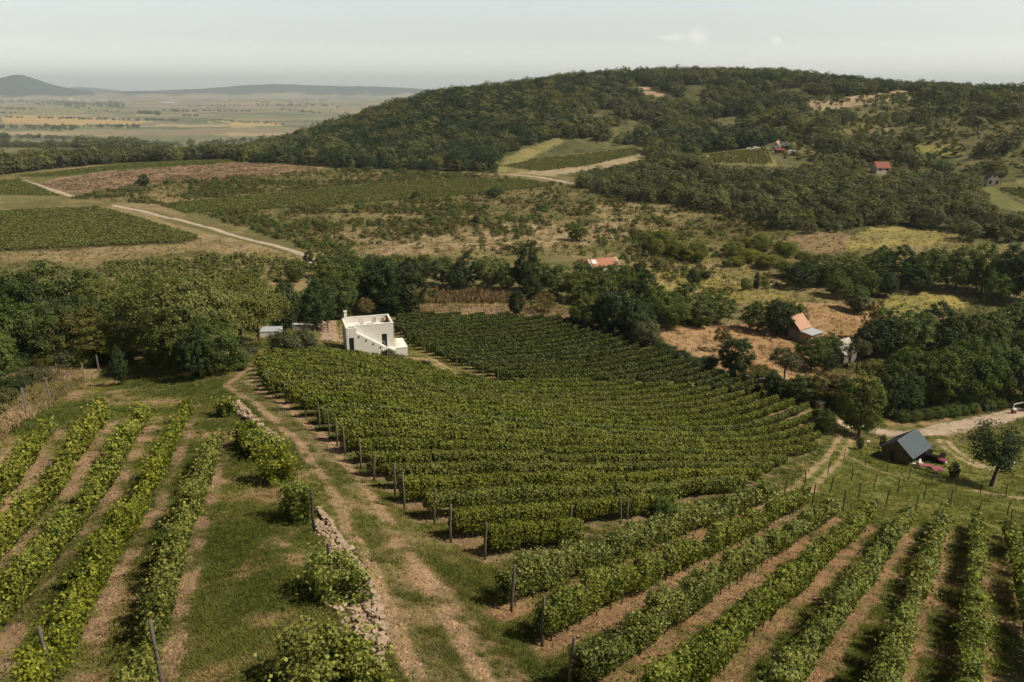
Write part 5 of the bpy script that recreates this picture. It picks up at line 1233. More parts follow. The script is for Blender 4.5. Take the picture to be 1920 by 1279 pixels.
def deck_chair(p, rz, lab):
    r = empty('deck_chair', p, rz); tag(r, lab, 'chair', 'deck chairs on the roof terrace')
    m = MB()
    for s in (-.27, .27):
        m.tube([(s, -.55, 0), (s, .45, .95)], .028, 6); m.tube([(s * .9, .5, 0), (s * .9, -.4, .48)], .028, 6); m.tube([(s, .18, .70), (s, .55, .0)], .02, 6)
    m.tube([(-.27, .45, .95), (.27, .45, .95)], .025, 6); m.tube([(-.25, -.4, .48), (.25, -.4, .48)], .025, 6); m.build('frame', M_CHAIR, r)
    f = MB(); n = 8; pts = [(-.38 + .80 * k / n, .46 + .48 * k / n - .22 * math.sin(math.pi * k / n)) for k in range(n + 1)]
    for k in range(n): f.poly([(-.24, pts[k][0], pts[k][1]), (.24, pts[k][0], pts[k][1]), (.24, pts[k + 1][0], pts[k + 1][1]), (-.24, pts[k + 1][0], pts[k + 1][1]),
                               (-.24, pts[k][0], pts[k][1] - .015), (.24, pts[k][0], pts[k][1] - .015), (.24, pts[k + 1][0], pts[k + 1][1] - .015), (-.24, pts[k + 1][0], pts[k + 1][1] - .015)],
                              [(0, 1, 2, 3), (7, 6, 5, 4), (0, 4, 5, 1), (2, 6, 7, 3), (1, 5, 6, 2), (0, 3, 7, 4)])
    f.build('sling', M_FABRIC, r)
deck_chair(local(house, 2.75, 3.0, fl), ang + .35, 'folding deck chair on the roof terrace, the one nearer the chimney')
deck_chair(local(house, 4.65, 3.2, fl), ang - .45, 'folding deck chair on the roof terrace, right of the low table')
r = empty('low_table', local(house, 3.65, 2.6, fl), ang); tag(r, 'tiny low table between the two deck chairs on the roof terrace', 'table')
m = MB(); m.box(-.25, .25, -.25, .25, .30, .34); m.build('tabletop', M_CHAIR, r)
for sx in (-.2, .2):
    for sy in (-.2, .2): m = MB(); m.box(sx - .02, sx + .02, sy - .02, sy + .02, 0, .30); m.build('leg', M_CHAIR, r)
o = add('firewood_basket', None, None)
bpy.data.objects.remove(o)
m = MB(); m.tube([(0, 0, 0), (0, 0, .2), (0, 0, .5)], [.34, .42, .46], 12); m.tube([(0, 0, .501), (.02, 0, .62)], [.40, .2], 12)
o = m.build('planter', M_PINKTILE, None, True); o.location = local(house, 6.45, 4.2, fl); tag(o, 'brownish round planter in the far right corner of the roof terrace', 'planter')
def garden_chair(p, rz, lab, grp, mat):
    r = empty('garden_chair', p, rz); tag(r, lab, 'chair', grp)
    m = MB(); m.box(-.24, .24, -.24, .24, .42, .46); m.build('seat', mat, r)
    m = MB(); m.poly([(-.24, .22, .46), (.24, .22, .46), (.24, .27, .46), (-.24, .27, .46), (-.22, .32, .92), (.22, .32, .92), (.22, .36, .92), (-.22, .36, .92)], [(3, 2, 1, 0), (4, 5, 6, 7), (0, 1, 5, 4), (1, 2, 6, 5), (2, 3, 7, 6), (3, 0, 4, 7)]); m.build('backrest', mat, r)
    for sx in (-.21, .21):
        for sy in (-.21, .21): m = MB(); m.tube([(sx * 1.1, sy * 1.1, 0), (sx, sy, .42)], .02, 6); m.build('leg', mat, r)
garden_chair(local(house, WH + .55, 1.6, -.33), ang + 2.2, 'pale chair farther back on the low white terrace', 'chairs on the low terrace', M_CREAM)
garden_chair(local(house, WH + .5, .6, -.33), ang + 1.2, 'pale chair at the front of the low white terrace', 'chairs on the low terrace', M_CREAM)

# --- entrance: small white shed, stone wall with white coping, timber gate
p = at(505, 634); q = at_z(524, 631, p.z)
r = empty('white_shed', p, .1); tag(r, 'small white shed half hidden under the light green tree', 'shed')
m = MB(); m.box(-1.3, 1.5, 0, 2.6, -.8, .98); m.build('wall', M_WHITE, r); m = MB(); m.prism([(-1.35, .98), (1.55, .98), (1.55, 1.03), (-1.35, 1.03)], -.05, 2.65); m.build('roof', M_TIN, r)
def stones(path, hgt, thick, size, rng_, z_of, topple=0.0, flat=.6):
    """drystone walling: irregular blocks laid in courses along a path"""
    V_ = []; F_ = []
    cube = np.array([(-1, -1, -1), (1, -1, -1), (1, 1, -1), (-1, 1, -1), (-1, -1, 1), (1, -1, 1), (1, 1, 1), (-1, 1, 1)]) * .5
    faces = [(3, 2, 1, 0), (4, 5, 6, 7), (0, 1, 5, 4), (1, 2, 6, 5), (2, 3, 7, 6), (3, 0, 4, 7)]
    for (xa, ya), (xb, yb) in zip(path[:-1], path[1:]):
        Lg = math.hypot(xb - xa, yb - ya); dx, dy = (xb - xa) / Lg, (yb - ya) / Lg; t = 0
        while t < Lg:
            s = size * rng_.uniform(.7, 1.5)
            x, y = xa + dx * (t + s / 2), ya + dy * (t + s / 2); zb = z_of(x, y); hh = hgt * rng_.uniform(.75, 1.15); z = -.2
            while z < hh:
                sz = size * flat * rng_.uniform(.6, 1.4)
                for off in ((-thick / 4, thick / 4) if thick > size else (0,)):
                    c = cube * np.array([s * rng_.uniform(.75, 1.05), (thick / (2 if thick > size else 1)) * rng_.uniform(.8, 1.1), sz]) + rng_.normal(0, size * .13, (8, 3))
                    a = math.atan2(dy, dx) + rng_.normal(0, .35); ca, sa_ = math.cos(a), math.sin(a); ox, oy = -dy * off + rng_.normal(0, .02 + topple * .3), dx * off + rng_.normal(0, .02 + topple * .3)
                    b0 = len(V_)
                    for v in c: V_.append((x + ox + v[0] * ca - v[1] * sa_, y + oy + v[0] * sa_ + v[1] * ca, zb + z + sz / 2 + v[2]))
                    F_ += [tuple(b0 + i for i in f) for f in faces]
                z += sz * .95
            t += s * .95
    return V_, F_
def stone_wall(name, px, hgt, thick, size, mat, lab, seed, extra=None, topple=0.0):
    rn = np.random.default_rng(seed); path = [(p.x, p.y) for p in (at(*q) for q in px)]
    V_, F_ = stones(path, hgt, thick, size, rn, lambda x, y: float(zat(x, y)), topple)
    if extra:
        for q_, h2, s2 in extra:
            a, b = stones([(p.x, p.y) for p in (at(*c) for c in q_)], h2, s2 * 1.2, s2, rn, lambda x, y: float(zat(x, y)), .6); n0 = len(V_); V_ += a; F_ += [tuple(n0 + i for i in f) for f in b]
    me = bpy.data.meshes.new(name); me.from_pydata(V_, [], F_); me.update(); me.materials.append(mat)
    o = add(name, me); b = o.modifiers.new('bevel', 'BEVEL'); b.width = size * .16; b.segments = 2; tag(o, lab, 'wall'); return o
# the pale retaining wall by the track, with rubble sliding out of it
stone_wall('stone_wall', [(596, 962), (622, 992), (652, 1040), (682, 1085), (706, 1130), (716, 1175), (716, 1215), (708, 1262)], .24, .18, .18, M_STONE, 'crumbling pale drystone retaining wall along the dirt track', 3,
           [([(600, 985), (632, 1022), (655, 1060)], .10, .20), ([(592, 990), (618, 1030), (630, 1050)], .04, .17), ([(610, 1132), (650, 1128), (690, 1140)], .08, .19), ([(640, 1150), (680, 1160), (700, 1200)], .10, .22), ([(660, 1180), (690, 1215), (695, 1250)], .10, .22), ([(625, 1142), (660, 1140)], .06, .16), ([(652, 1165), (672, 1200), (684, 1240)], .05, .18), ([(604, 1004), (640, 1050)], .05, .17), ([(596, 975), (612, 1010)], .05, .17),
            ([(672, 1110), (690, 1150), (694, 1190)], .12, .2), ([(636, 1026), (662, 1070)], .12, .18)], topple=.06)
stone_wall('stone_wall', [(440, 762), (462, 782), (492, 812), (515, 830)], .35, .5, .3, M_STONE, 'low pale stone edging at the upper end of the vine bushes', 5, topple=.2)
stone_wall('stone_wall', [(1398, 716), (1440, 724), (1478, 736), (1505, 748), (1530, 759)], 1.1, .6, .42, M_STONE_G, 'dark grey drystone wall along the right end of the middle plot', 7, topple=.1)
stone_wall('stone_wall', [(1118, 622), (1150, 634), (1180, 645), (1204, 656)], .7, .6, .5, M_STONE, 'broken pale stone wall at the upper corner of the dark vine plot', 9, topple=.3)
o = stone_wall('stone_wall', [(548, 619), (568, 619), (590, 620)], .95, .45, .3, M_STONE_G, 'dark stone wall with a white coping beside the entrance gate', 11)
a, b = at(548, 619), at(590, 620); m = MB(); L_ = math.hypot(b.x - a.x, b.y - a.y); m.box(0, L_, -.32, .32, 0, .12)
c_ = m.build('coping', M_WHITE2, o); c_.location = (a.x, a.y, a.z + 1.05); c_.rotation_euler = (0, -math.atan2(b.z - a.z, L_), math.atan2(b.y - a.y, b.x - a.x))
p = at(592, 620); r = empty('gate', p, .05); tag(r, 'open brown timber field gate at the house entrance', 'gate')
for x in (0, 2.1): m = MB(); m.box(x - .07, x + .07, -.07, .07, -.2, 1.45); m.build('gate_post', M_RUST, r)
m = MB()
for z in (.25, .55, .85, 1.15): m.box(.07, 2.03, -.02, .02, z - .05, z + .05)
m.prism([(.1, .2), (.2, .2), (2.0, 1.15), (1.9, 1.15)], -.045, -.021); m.build('gate_panel', M_RUST, r)
p = at(583, 503); r = empty('gate_pillar', p); tag(r, 'small white pillar where the pale path meets the trees', 'pillar')
m = MB(); m.box(-.35, .35, -.3, .3, -.3, 1.5); m.build('shaft', M_WHITE, r); m = MB(); m.box(-.45, .45, -.4, .4, 1.5, 1.65); m.build('cap', M_WHITE2, r)

# --- wooden shed with the metal roof
A = at(1652, 860); ax = math.radians(41); p = Vector((54.35, 98.6, -49.35))
mid = Vector((53.0, 98.9, 0)); p = Vector((mid.x, mid.y, -49.35))
shed = empty('wooden_shed', p, ax); tag(shed, 'tarred plank shed with a blue grey sheet metal roof on the grass', 'shed')
SLN, HW, EH, RH = 5.7, 1.95, 1.70, 3.25
m = MB(); m.prism([(-HW, -1.2), (HW, -1.2), (HW, EH), (0, RH - .12), (-HW, EH)], .0, .12, 'x'); m.box(SLN - .12, SLN, -HW, HW, -1.2, EH); m.prism([(-HW, EH), (HW, EH), (0, RH - .12)], SLN - .12, SLN, 'x')
m.box(.12, SLN - .12, HW - .1, HW, -1.2, EH)
rn = random.Random(4); y = -HW
while y < HW - .1:      # gable boards
    wd = rn.uniform(.16, .24); top = EH + (RH - .12 - EH) * (1 - abs(y + wd / 2) / HW) - .12; m.box(-.025 - rn.uniform(0, .012), -.001, y + .012, min(y + wd, HW), -1.1, top); y += wd
m.build('wall', M_PLANK, shed)
m = MB(); m.box(-.06, -.03, .1, .75, -.05, 1.65); dd = m.build('door', M_DARKDOOR, shed)
def roof_sheet(mb, side, x0, x1, hw, zr, slope, n=44):
    """trapezoid-profiled sheet from the ridge down to the eave"""
    for k in range(n):
        a = x0 + (x1 - x0) * k / n; b = x0 + (x1 - x0) * (k + 1) / n; up = .022 if k % 2 else 0.0
        mb.poly([(a, 0, zr + up), (b, 0, zr + up), (b, side * hw, zr - hw * slope + up), (a, side * hw, zr - hw * slope + up), (a, 0, zr - .05), (b, 0, zr - .05), (b, side * hw, zr - hw * slope - .05), (a, side * hw, zr - hw * slope - .05)],
                [(0, 1, 2, 3), (7, 6, 5, 4), (0, 4, 5, 1), (2, 6, 7, 3), (1, 5, 6, 2), (0, 3, 7, 4)])
for s in (-1, 1):
    m = MB(); roof_sheet(m, s, -.2, SLN + .25, 2.45, RH + .02, (RH - EH) / HW * .98); m.build('roof', M_SHEDROOF, shed)
m = MB(); m.prism([(-.16, RH - .03), (0, RH + .09), (.16, RH - .03), (0, RH + .05)], -.22, SLN + .27, 'x'); m.build('ridge_cap', M_SHEDROOF, shed)
def table(p, rz, lab, w, d_, h, top, leg, rnd_=False):
    r = empty('table', p, rz); tag(r, lab, 'table', None); m = MB()
    if rnd_: m.tube([(0, 0, h - .05), (0, 0, h)], w / 2, 24); m.build('tabletop', top, r); m = MB(); m.tube([(0, 0, 0), (0, 0, h - .05)], [.05, .04], 8); m.tube([(0, 0, 0), (0, 0, .04)], [.3, .22], 12); m.build('leg', leg, r)
    else:
        m.box(-w / 2, w / 2, -d_ / 2, d_ / 2, h - .05, h); m.build('tabletop', top, r)
        for sx in (-1, 1):
            for sy in (-1, 1): m = MB(); m.box(sx * (w / 2 - .08) - .03, sx * (w / 2 - .08) + .03, sy * (d_ / 2 - .08) - .03, sy * (d_ / 2 - .08) + .03, -.15, h - .05); m.build('leg', leg, r)
    return r
table(at(1734, 881), -.35, 'long pink covered table beside the dark roofed shed', 1.7, .75, .75, M_PINK, M_PINK)
table(at(1757, 888), 0, 'round pink covered table on the grass in front of the shed', 1.55, 0, .72, M_PINK, M_RUST, True)
p = at(1764, 881); r = empty('parasol', p); tag(r, 'small dark pink parasol on a pole at the shed corner', 'parasol')
m = MB(); m.tube([(0, 0, -.2), (0, 0, 1.75)], .025, 8); m.build('pole', M_CHAIR, r); m = MB(); m.tube([(0, 0, 1.52), (0, 0, 1.60), (0, 0, 1.74)], [.62, .45, .05], 10); m.build('canopy', simple('plum_cloth', (.20, .04, .058), .9, .12, 4), r)
garden_chair(at(1722, 876), 1.9, 'white plastic chair nearest the plank wall of the dark roofed shed', 'white chairs at the shed', M_PLAST)
garden_chair(at(1727, 874), .4, 'white plastic chair tucked behind the long pink table', 'white chairs at the shed', M_PLAST)
m = MB(); m.box(-.5, .5, -.2, .2, .38, .44); r = empty('bench', at(1718, 875), -.3); tag(r, 'low pale bench at the corner of the dark roofed shed', 'bench'); m.build('seat', M_PLAST, r)
for sx in (-.4, .4): m = MB(); m.box(sx - .03, sx + .03, -.16, .16, -.15, .38); m.build('leg', M_PLAST, r)
p = at(1752, 868); r = empty('shade_fill_counter', p, -.6); tag(r, 'black counter shape added to fill the shade and dark clutter at the shed eave', 'counter'); m = MB(); m.box(-1.3, 1.1, -.35, .35, -.3, 1.05); m.box(-1.3, -.6, .35, 1.7, -.3, 1.05); m.box(.5, 1.1, .35, 1.7, -.3, 1.05); m.build('cabinet', M_SHADE_FILL, r); m = MB(); m.box(-1.38, 1.18, -.42, .42, 1.05, 1.1); m.box(-1.38, -.52, .42, 1.75, 1.05, 1.1); m.box(.42, 1.18, .42, 1.75, 1.05, 1.1); m.build('worktop', M_SHADE_FILL, r)  # added black block, filling the shaded and cluttered dark beside the shed
m = MB(); m.tube([(0, 0, -.1), (0, 0, .3), (0, 0, .62)], [.2, .28, .24], 10); o = m.build('plant_pot', M_PLAST, None, True); o.location = at(1771, 871); tag(o, 'white pot with a plant at the right side of the shed', 'pot')
p = at(1627, 838); r = empty('bird_table', p); tag(r, 'small wooden stand with a white top on the grass left of the shed', 'stand'); m = MB(); m.tube([(0, 0, -.2), (0, 0, .8)], .07, 8); m.build('stake', M_POST, r); m = MB(); m.box(-.22, .22, -.18, .18, .8, .95); m.build('box', M_PLAST, r)
m = MB(); m.tube([(0, 0, -.1), (.05, 0, .35), (0, 0, .6)], [.25, .42, .2], 10); o = m.build('flower_basket', M_PLAST, None, True); o.location = at(1888, 905) + Vector((0, 0, 2.6)); tag(o, 'white flower basket hanging beside the leaning tree trunk', 'basket')
# --- things along the gravel road
def capped_pillar(p, w, h, lab, mat, rz):
    r = empty('gate_pillar', p, rz); tag(r, lab, 'pillar'); m = MB(); m.box(-w / 2, w / 2, -w / 2, w / 2, -.4, h); m.build('shaft', mat, r); m = MB(); m.box(-w / 2 - .12, w / 2 + .12, -w / 2 - .1, w / 2 + .1, h, h + .14); m.build('cap', M_WHITE2, r)
capped_pillar(at(1536, 766), .95, 1.15, 'stout stone gate pillar with a white cap at the end of the grey wall', M_STONE, .5)
capped_pillar(at(1582, 783), .75, 1.05, 'brown gate pillar with a white cap beside the gravel road', M_RUST, .4)
def bin_(p, lab, mat, grp=None, w=.75, h=.95):
    r = empty('waste_bin', p, .1); tag(r, lab, 'bin', grp); m = MB(); m.prism([(-w * .42, 0), (w * .42, 0), (w / 2, h), (-w / 2, h)], -.36, .36); m.build('bin_body', mat, r); m = MB(); m.prism([(-w / 2 - .03, h), (w / 2 + .03, h), (w / 2 + .03, h + .06), (-w / 2 - .03, h + .12)], -.42, .40); m.build('lid', mat, r)
bin_(at(1829, 775), 'bright orange bin in front of the hedge by the gravel road', M_ORANGE, None, .9, 1.0)
bin_(at(1848, 772), 'dark green bin next to the orange bin', M_TEAL, 'dark green bins by the hedge'); bin_(at(1860, 770), 'dark green bin second from the orange bin', M_TEAL, 'dark green bins by the hedge')
p = at(1900, 776); r = empty('road_barrier', p, .2); tag(r, 'red barrier post with a pale top and raised white boom by the road', 'barrier'); m = MB(); m.box(-.33, .33, -.25, .25, -.2, .75); m.build('post', M_RED, r)
m = MB(); m.prism([(-.42, .78), (.42, .75), (.36, 1.0), (-.38, 1.02)], -.3, .3); m.build('cap', M_PLAST, r); m = MB(); m.prism([(-.3, 1.75), (1.6, 2.0), (1.6, 2.1), (-.3, 1.9)], -.05, .05); m.box(-.3, -.18, -.08, .08, .8, 1.86); m.build('boom', M_PLAST, r)

# --- houses of the middle and far distance
def gabled(name, p, rz, Ln, W, eave, ridge, wall, roof, lab, cat='house', grp=None, over=.25, openings=(), chimney=None, gable=None, trim=None):
    r = empty(name, p, rz); tag(r, lab, cat, grp)
    m = MB(); m.prism([(-W / 2, -1.5), (W / 2, -1.5), (W / 2, eave), (0, ridge - .1), (-W / 2, eave)], -Ln / 2, Ln / 2, 'x'); m.build('wall', wall, r)
    if gable: m = MB(); m.prism([(-W / 2, eave - .4), (W / 2, eave - .4), (W / 2, eave - .02), (0, ridge - .13), (-W / 2, eave - .02)], -Ln / 2 - .02, -Ln / 2 - .003, 'x'); m.build('gable', gable, r)
    sl = (ridge - eave) / (W / 2)
    for s in (-1, 1):
        hw = W / 2 + over
        m = MB(); m.poly([(-Ln / 2 - over, 0, ridge), (Ln / 2 + over, 0, ridge), (Ln / 2 + over, s * hw, ridge - hw * sl), (-Ln / 2 - over, s * hw, ridge - hw * sl), (-Ln / 2 - over, 0, ridge + .1), (Ln / 2 + over, 0, ridge + .1), (Ln / 2 + over, s * hw, ridge - hw * sl + .1), (-Ln / 2 - over, s * hw, ridge - hw * sl + .1)],
                         [(0, 1, 2, 3), (7, 6, 5, 4), (0, 4, 5, 1), (2, 6, 7, 3), (1, 5, 6, 2), (0, 3, 7, 4)]); rf = m.build('roof', roof, r)
    if chimney: m = MB(); m.box(chimney - .3, chimney + .3, -.3, .3, ridge - .4, ridge + .9); m.build('chimney', wall, r)
    for side, a, z0_, w2, h2, nm in openings:
        m = MB(); g_ = MB()
        if side == 'front': m.box(a - w2 / 2, a + w2 / 2, -W / 2 - .05, -W / 2 + .02, z0_, z0_ + h2)
        else: m.box(-Ln / 2 - .06, -Ln / 2 + .02, a - w2 / 2, a + w2 / 2, z0_, z0_ + h2)
        m.build(nm, M_GLASS if nm == 'window' else M_DARKDOOR, r)
    return r
S = at(1485, 632); d_ = math.radians(37); rp = S + Vector((-1.2, -1.1, 0)) + Vector((math.cos(d_), math.sin(d_), 0)) * 2.1
sh = gabled('stone_house', rp, d_, 4.2, 5.2, 2.65, 5.05, M_STONE_G, M_PINKTILE, 'old stone house with a steep faded tile roof and a tin lean-to', gable=M_BRICK, over=.15, openings=(('end', .6, .3, .9, 1.7, 'door'), ('end', -.9, 3.0, .5, .6, 'window')))
m = MB(); m.poly([(-2.2, -2.75, 2.42), (2.2, -2.75, 2.42), (2.2, -5.7, 2.12), (-2.2, -5.7, 2.12), (-2.2, -2.75, 2.34), (2.2, -2.75, 2.34), (2.2, -5.7, 2.04), (-2.2, -5.7, 2.04)], [(0, 1, 2, 3), (7, 6, 5, 4), (0, 4, 5, 1), (2, 6, 7, 3), (1, 5, 6, 2), (0, 3, 7, 4)]); m.build('lean_to_roof', M_TIN, sh)
m = MB(); m.box(-2.0, 2.0, -5.4, -2.62, -1.5, 2.03); m.build('lean_to', M_PINKTILE, sh)
O = at(1130, 502); d_ = math.radians(24); oh = gabled('cottage', O + Vector((-.5, -1.2, -.7)), d_, 8.0, 5.0, 2.0, 3.45, M_CREAM, M_REDTILE, 'low cottage with an orange tile roof half sunk among the trees', over=.25, openings=(('front', 1.8, .6, 1.0, 1.1, 'window'), ('front', -1.5, .6, 1.0, 1.1, 'window')))
m = MB(); m.poly([(-3.6, -.35, 3.45), (-2.2, -.35, 3.45), (-2.2, -1.7, 2.67), (-3.6, -1.7, 2.67), (-3.6, -.35, 3.38), (-2.2, -.35, 3.38), (-2.2, -1.7, 2.6), (-3.6, -1.7, 2.6)], [(0, 1, 2, 3), (7, 6, 5, 4), (0, 4, 5, 1), (2, 6, 7, 3), (1, 5, 6, 2), (0, 3, 7, 4)]); o = m.build('roof_patch', M_PLAST, oh); o.location.z = .02
for xx in (-4.28, 4.28): m = MB(); m.poly([(xx - .1, 0, 3.57), (xx + .1, 0, 3.57), (xx + .1, -2.8, 1.95), (xx - .1, -2.8, 1.95), (xx - .1, 0, 3.45), (xx + .1, 0, 3.45), (xx + .1, -2.8, 1.83), (xx - .1, -2.8, 1.83)], [(0, 1, 2, 3), (7, 6, 5, 4), (0, 4, 5, 1), (2, 6, 7, 3), (1, 5, 6, 2), (0, 3, 7, 4)]); m.build('verge_board', M_WHITE, oh)
m = MB(); m.prism([(-1.6, 1.9), (1.6, 1.9), (0, 3.1)], 0, 3.2); o = m.build('side_wing', M_REDTILE, oh); o.location = (-3.4, 1.5, 0)
gp = at(1585, 676); gabled('ruined_house', gp + Vector((-.9, .8, 0)), math.radians(35), 4.6, 4.6, 2.0, 4.3, M_STONE_G, simple('lichen_grey_roof', (.42, .37, .33), .95, .45, 1.6, .5), 'grey ruined house with a patchy pale roof behind slim trees', over=.15, openings=(('front', 0, -.2, .9, 1.7, 'door'),))
gabled('house', at(1650, 324) + Vector((0, 0, .3)), .12, 7.5, 6, 2.4, 5.2, M_CREAM, M_ROOFRED, 'house with a bright red roof peeping out of the hillside trees', openings=(('front', -2, 1, 1.2, 1.2, 'window'), ('front', 2, 1, 1.2, 1.2, 'window')))
gabled('house', at(1858, 346), math.radians(75), 6.5, 5.2, 2.6, 5.4, M_CREAM, M_GREYR, 'white gabled house with a dark roof above the bright green strip', openings=(('end', 0, 3.6, 1.0, 1.3, 'window'), ('end', -1.4, .6, 1, 1.6, 'window'), ('end', 1.4, .6, 1, 1.6, 'window')))
gabled('farmhouse', at(1456, 281), math.radians(60), 6.5, 5, 2.4, 5.0, M_CREAM, M_PINKTILE, 'hillside farmhouse with a brown tile roof and white gable', openings=(('end', 0, 2.9, .8, .9, 'window'), ('end', 1.2, .7, .9, 1.1, 'window')), chimney=1.5)
gabled('barn', at(1469, 280), math.radians(10), 7, 4.5, 2.2, 3.9, M_BRICK, M_GREYR, 'dark red barn right beside the hillside farmhouse', 'barn', openings=(('front', 0, 0, 1.8, 2.0, 'door'),))
gabled('shelter', at(1462, 287), math.radians(12), 5.5, 2.4, 1.8, 2.4, M_RUST, M_RED, 'low shelter with a red roof in front of the hillside farmhouse', 'shelter')
p = at(1484, 290); r = empty('caravan', p, .05); tag(r, 'white caravan parked on the wall edge beside the hillside farmhouse', 'caravan'); m = MB(); m.prism([(-2.2, .45), (2.2, .45), (2.35, 1.3), (2.0, 2.5), (-2.1, 2.5), (-2.3, 1.3)], -1.05, 1.05); m.build('body', M_PLAST, r, bevel=.1)
m = MB(); m.box(-1.0, .6, -1.09, -1.05, 1.4, 2.0); m.build('window', M_GLASS, r)
for xx in (-.5, .5): m = MB(); m.tube([(xx, -1.1, .3), (xx, -.9, .3)], .3, 12); m.build('wheel', M_BLACK, r)
stone_wall('terrace_wall', [(1474, 292), (1488, 291.5), (1497, 291)], .9, .5, .8, M_STONE, 'pale terrace wall below the white caravan', 15)
def parked_car(p, rz, mat, lab, grp):
    r = empty('parked_car', p, rz); tag(r, lab, 'car', grp)
    m = MB(); m.prism([(-2.1, .3), (2.1, .3), (2.1, .8), (1.9, .95), (1.0, 1.0), (.5, 1.45), (-1.1, 1.48), (-1.8, .98), (-2.1, .9)], -.85, .85); m.build('body', mat, r, bevel=.05)
    m = MB(); m.prism([(.9, 1.0), (.48, 1.39), (-1.06, 1.42), (-1.6, 1.0)], -.87, -.851); m.build('window', M_GLASS, r)
    for xx in (-1.3, 1.3): m = MB(); m.tube([(xx, -.88, .32), (xx, -.66, .32)], .32, 12); m.build('wheel', M_BLACK, r)
parked_car(at(1406, 281), .1, M_PLAST, 'white car parked at the left end of the farm track', 'cars on the farm track'); parked_car(at(1418, 279), .3, M_PLAST, 'white car parked nearer the hillside farmhouse', 'cars on the farm track')
m = gabled('hut', at(1362, 276), .1, 7, 5, 2, 3.6, M_BRICK, M_RUST, 'low rusty hut at the top of the striped hillside vineyard', 'hut')
# valley: long white hall, village houses
p = at(313, 194); r = empty('long_hall', p, -.15); tag(r, 'long white hall lying alone on the valley floor', 'hall'); m = MB(); m.box(-72, 72, -10, 10, -3, 7); m.build('wall', M_PLAST, r); m = MB(); m.prism([(-12, 7), (12, 7), (0, 12)], -74, 74, 'x'); m.build('roof', M_PLAST, r)
VM = [(M_PLAST, M_REDTILE), (M_CREAM, M_REDTILE), (M_PLAST, M_PINKTILE), (M_WHITE, M_ROOFRED), (M_PLAST, M_TIN)]
VH = []
for k, (wm, rm) in enumerate(VM):
    m = MB(); m.prism([(-6, -2), (6, -2), (6, 5), (0, 9.5), (-6, 5)], -8, 8, 'x'); a_ = m.mesh('wall', wm); m = MB()
    for s in (-1, 1): m.poly([(-9, 0, 10.2), (9, 0, 10.2), (9, s * 7.2, 4.8), (-9, s * 7.2, 4.8), (-9, 0, 9.6), (9, 0, 9.6), (9, s * 7.2, 4.2), (-9, s * 7.2, 4.2)], [(0, 1, 2, 3), (7, 6, 5, 4), (0, 4, 5, 1), (2, 6, 7, 3), (1, 5, 6, 2), (0, 3, 7, 4)])
    VH.append((a_, m.mesh('roof', rm)))
rv = random.Random(12)
spots = [(rv.uniform(8, 60), rv.gauss(187, 1.2)) for _ in range(26)] + [(rv.uniform(88, 125), rv.gauss(187.5, 1.0)) for _ in range(14)] + [(rv.uniform(128, 200), rv.gauss(188, 1.2)) for _ in range(40)] + [(rv.uniform(215, 280), rv.gauss(190, 1.6)) for _ in range(16)]
for u, v in spots:
    o = empty('village_house', at(u, v), rv.uniform(0, 3.1), rv.uniform(.8, 1.5)); k = rv.choice([0, 0, 1, 1, 2, 3, 4]); add('wall', VH[k][0], o); add('roof', VH[k][1], o)
    tag(o, 'distant village house on the valley floor below the bluish peak' if u < 125 else 'distant village house behind the dark valley copse', 'house', 'village houses below the peak' if u < 125 else 'village houses behind the copse')
p = at(131, 187.5); r = empty('church', p, .3, 1.3); tag(r, 'white church tower standing out of the distant village', 'church'); m = MB(); m.box(-4, 4, -4, 4, -2, 24); m.build('tower', M_WHITE, r); m = MB(); m.tube([(0, 0, 24), (0, 0, 36)], [5.2, .2], 4); m.build('spire', M_GREYR, r); m = MB(); m.prism([(-6, -2), (6, -2), (6, 9), (0, 15), (-6, 9)], 4, 26, 'x'); m.build('nave', M_WHITE, r)

# --- pale paths: thin sheets lying on the ground
M_PATH = simple('pale_gravel', (.40, .32, .235), .95, .2, .35, .1, coord='Object')
M_ROAD = simple('sandy_gravel', (.37, .285, .21), .95, .32, .45, .2, coord='Object')
def path_sheet(name, px, widths, mat, lab, lift, seed, across=9, step=1.2):
    pts = [at(*q) for q in px]; P2 = [np.array([p.x, p.y]) for p in pts]; rn = np.random.default_rng(seed)
    out = []; ww = []
    for a, b, wa, wb in zip(P2[:-1], P2[1:], widths[:-1], widths[1:]):
        n_ = max(2, int(np.hypot(*(b - a)) / step))
        for k in range(n_): out.append(a + (b - a) * k / n_); ww.append(wa + (wb - wa) * k / n_)
    out.append(P2[-1]); ww.append(widths[-1]); out = np.array(out); ww = np.array(ww)
    for _ in range(6): out[1:-1] = out[1:-1] * .5 + (out[:-2] + out[2:]) * .25
    t = np.gradient(out, axis=0); t /= np.linalg.norm(t, axis=1, keepdims=True); nn = np.c_[t[:, 1], -t[:, 0]]
    s = np.linspace(-.5, .5, across); e = np.arange(len(out)) * step
    wl = ww * (1 + (vnoise(e / 3, e * 0, seed) - .5) * .5); wr = ww * (1 + (vnoise(e / 3, e * 0, seed + 5) - .5) * .5)
    off = np.where(s[None] < 0, s[None] * wl[:, None], s[None] * wr[:, None]); XY = out[:, None] + nn[:, None] * off[..., None]
    Z = zat(XY[..., 0], XY[..., 1]) + lift * (1 - .8 * np.abs(s[None]) * 2) ; V_ = np.concatenate([XY, Z[..., None]], -1).reshape(-1, 3)
    i = np.arange(len(out) * across).reshape(len(out), across); q = np.stack([i[:-1, :-1], i[:-1, 1:], i[1:, 1:], i[1:, :-1]], -1).reshape(-1, 4)
    o = add(name, mesh_np(name, V_, q, mat, None, True)); tag(o, lab, 'path', None, 'structure'); return o
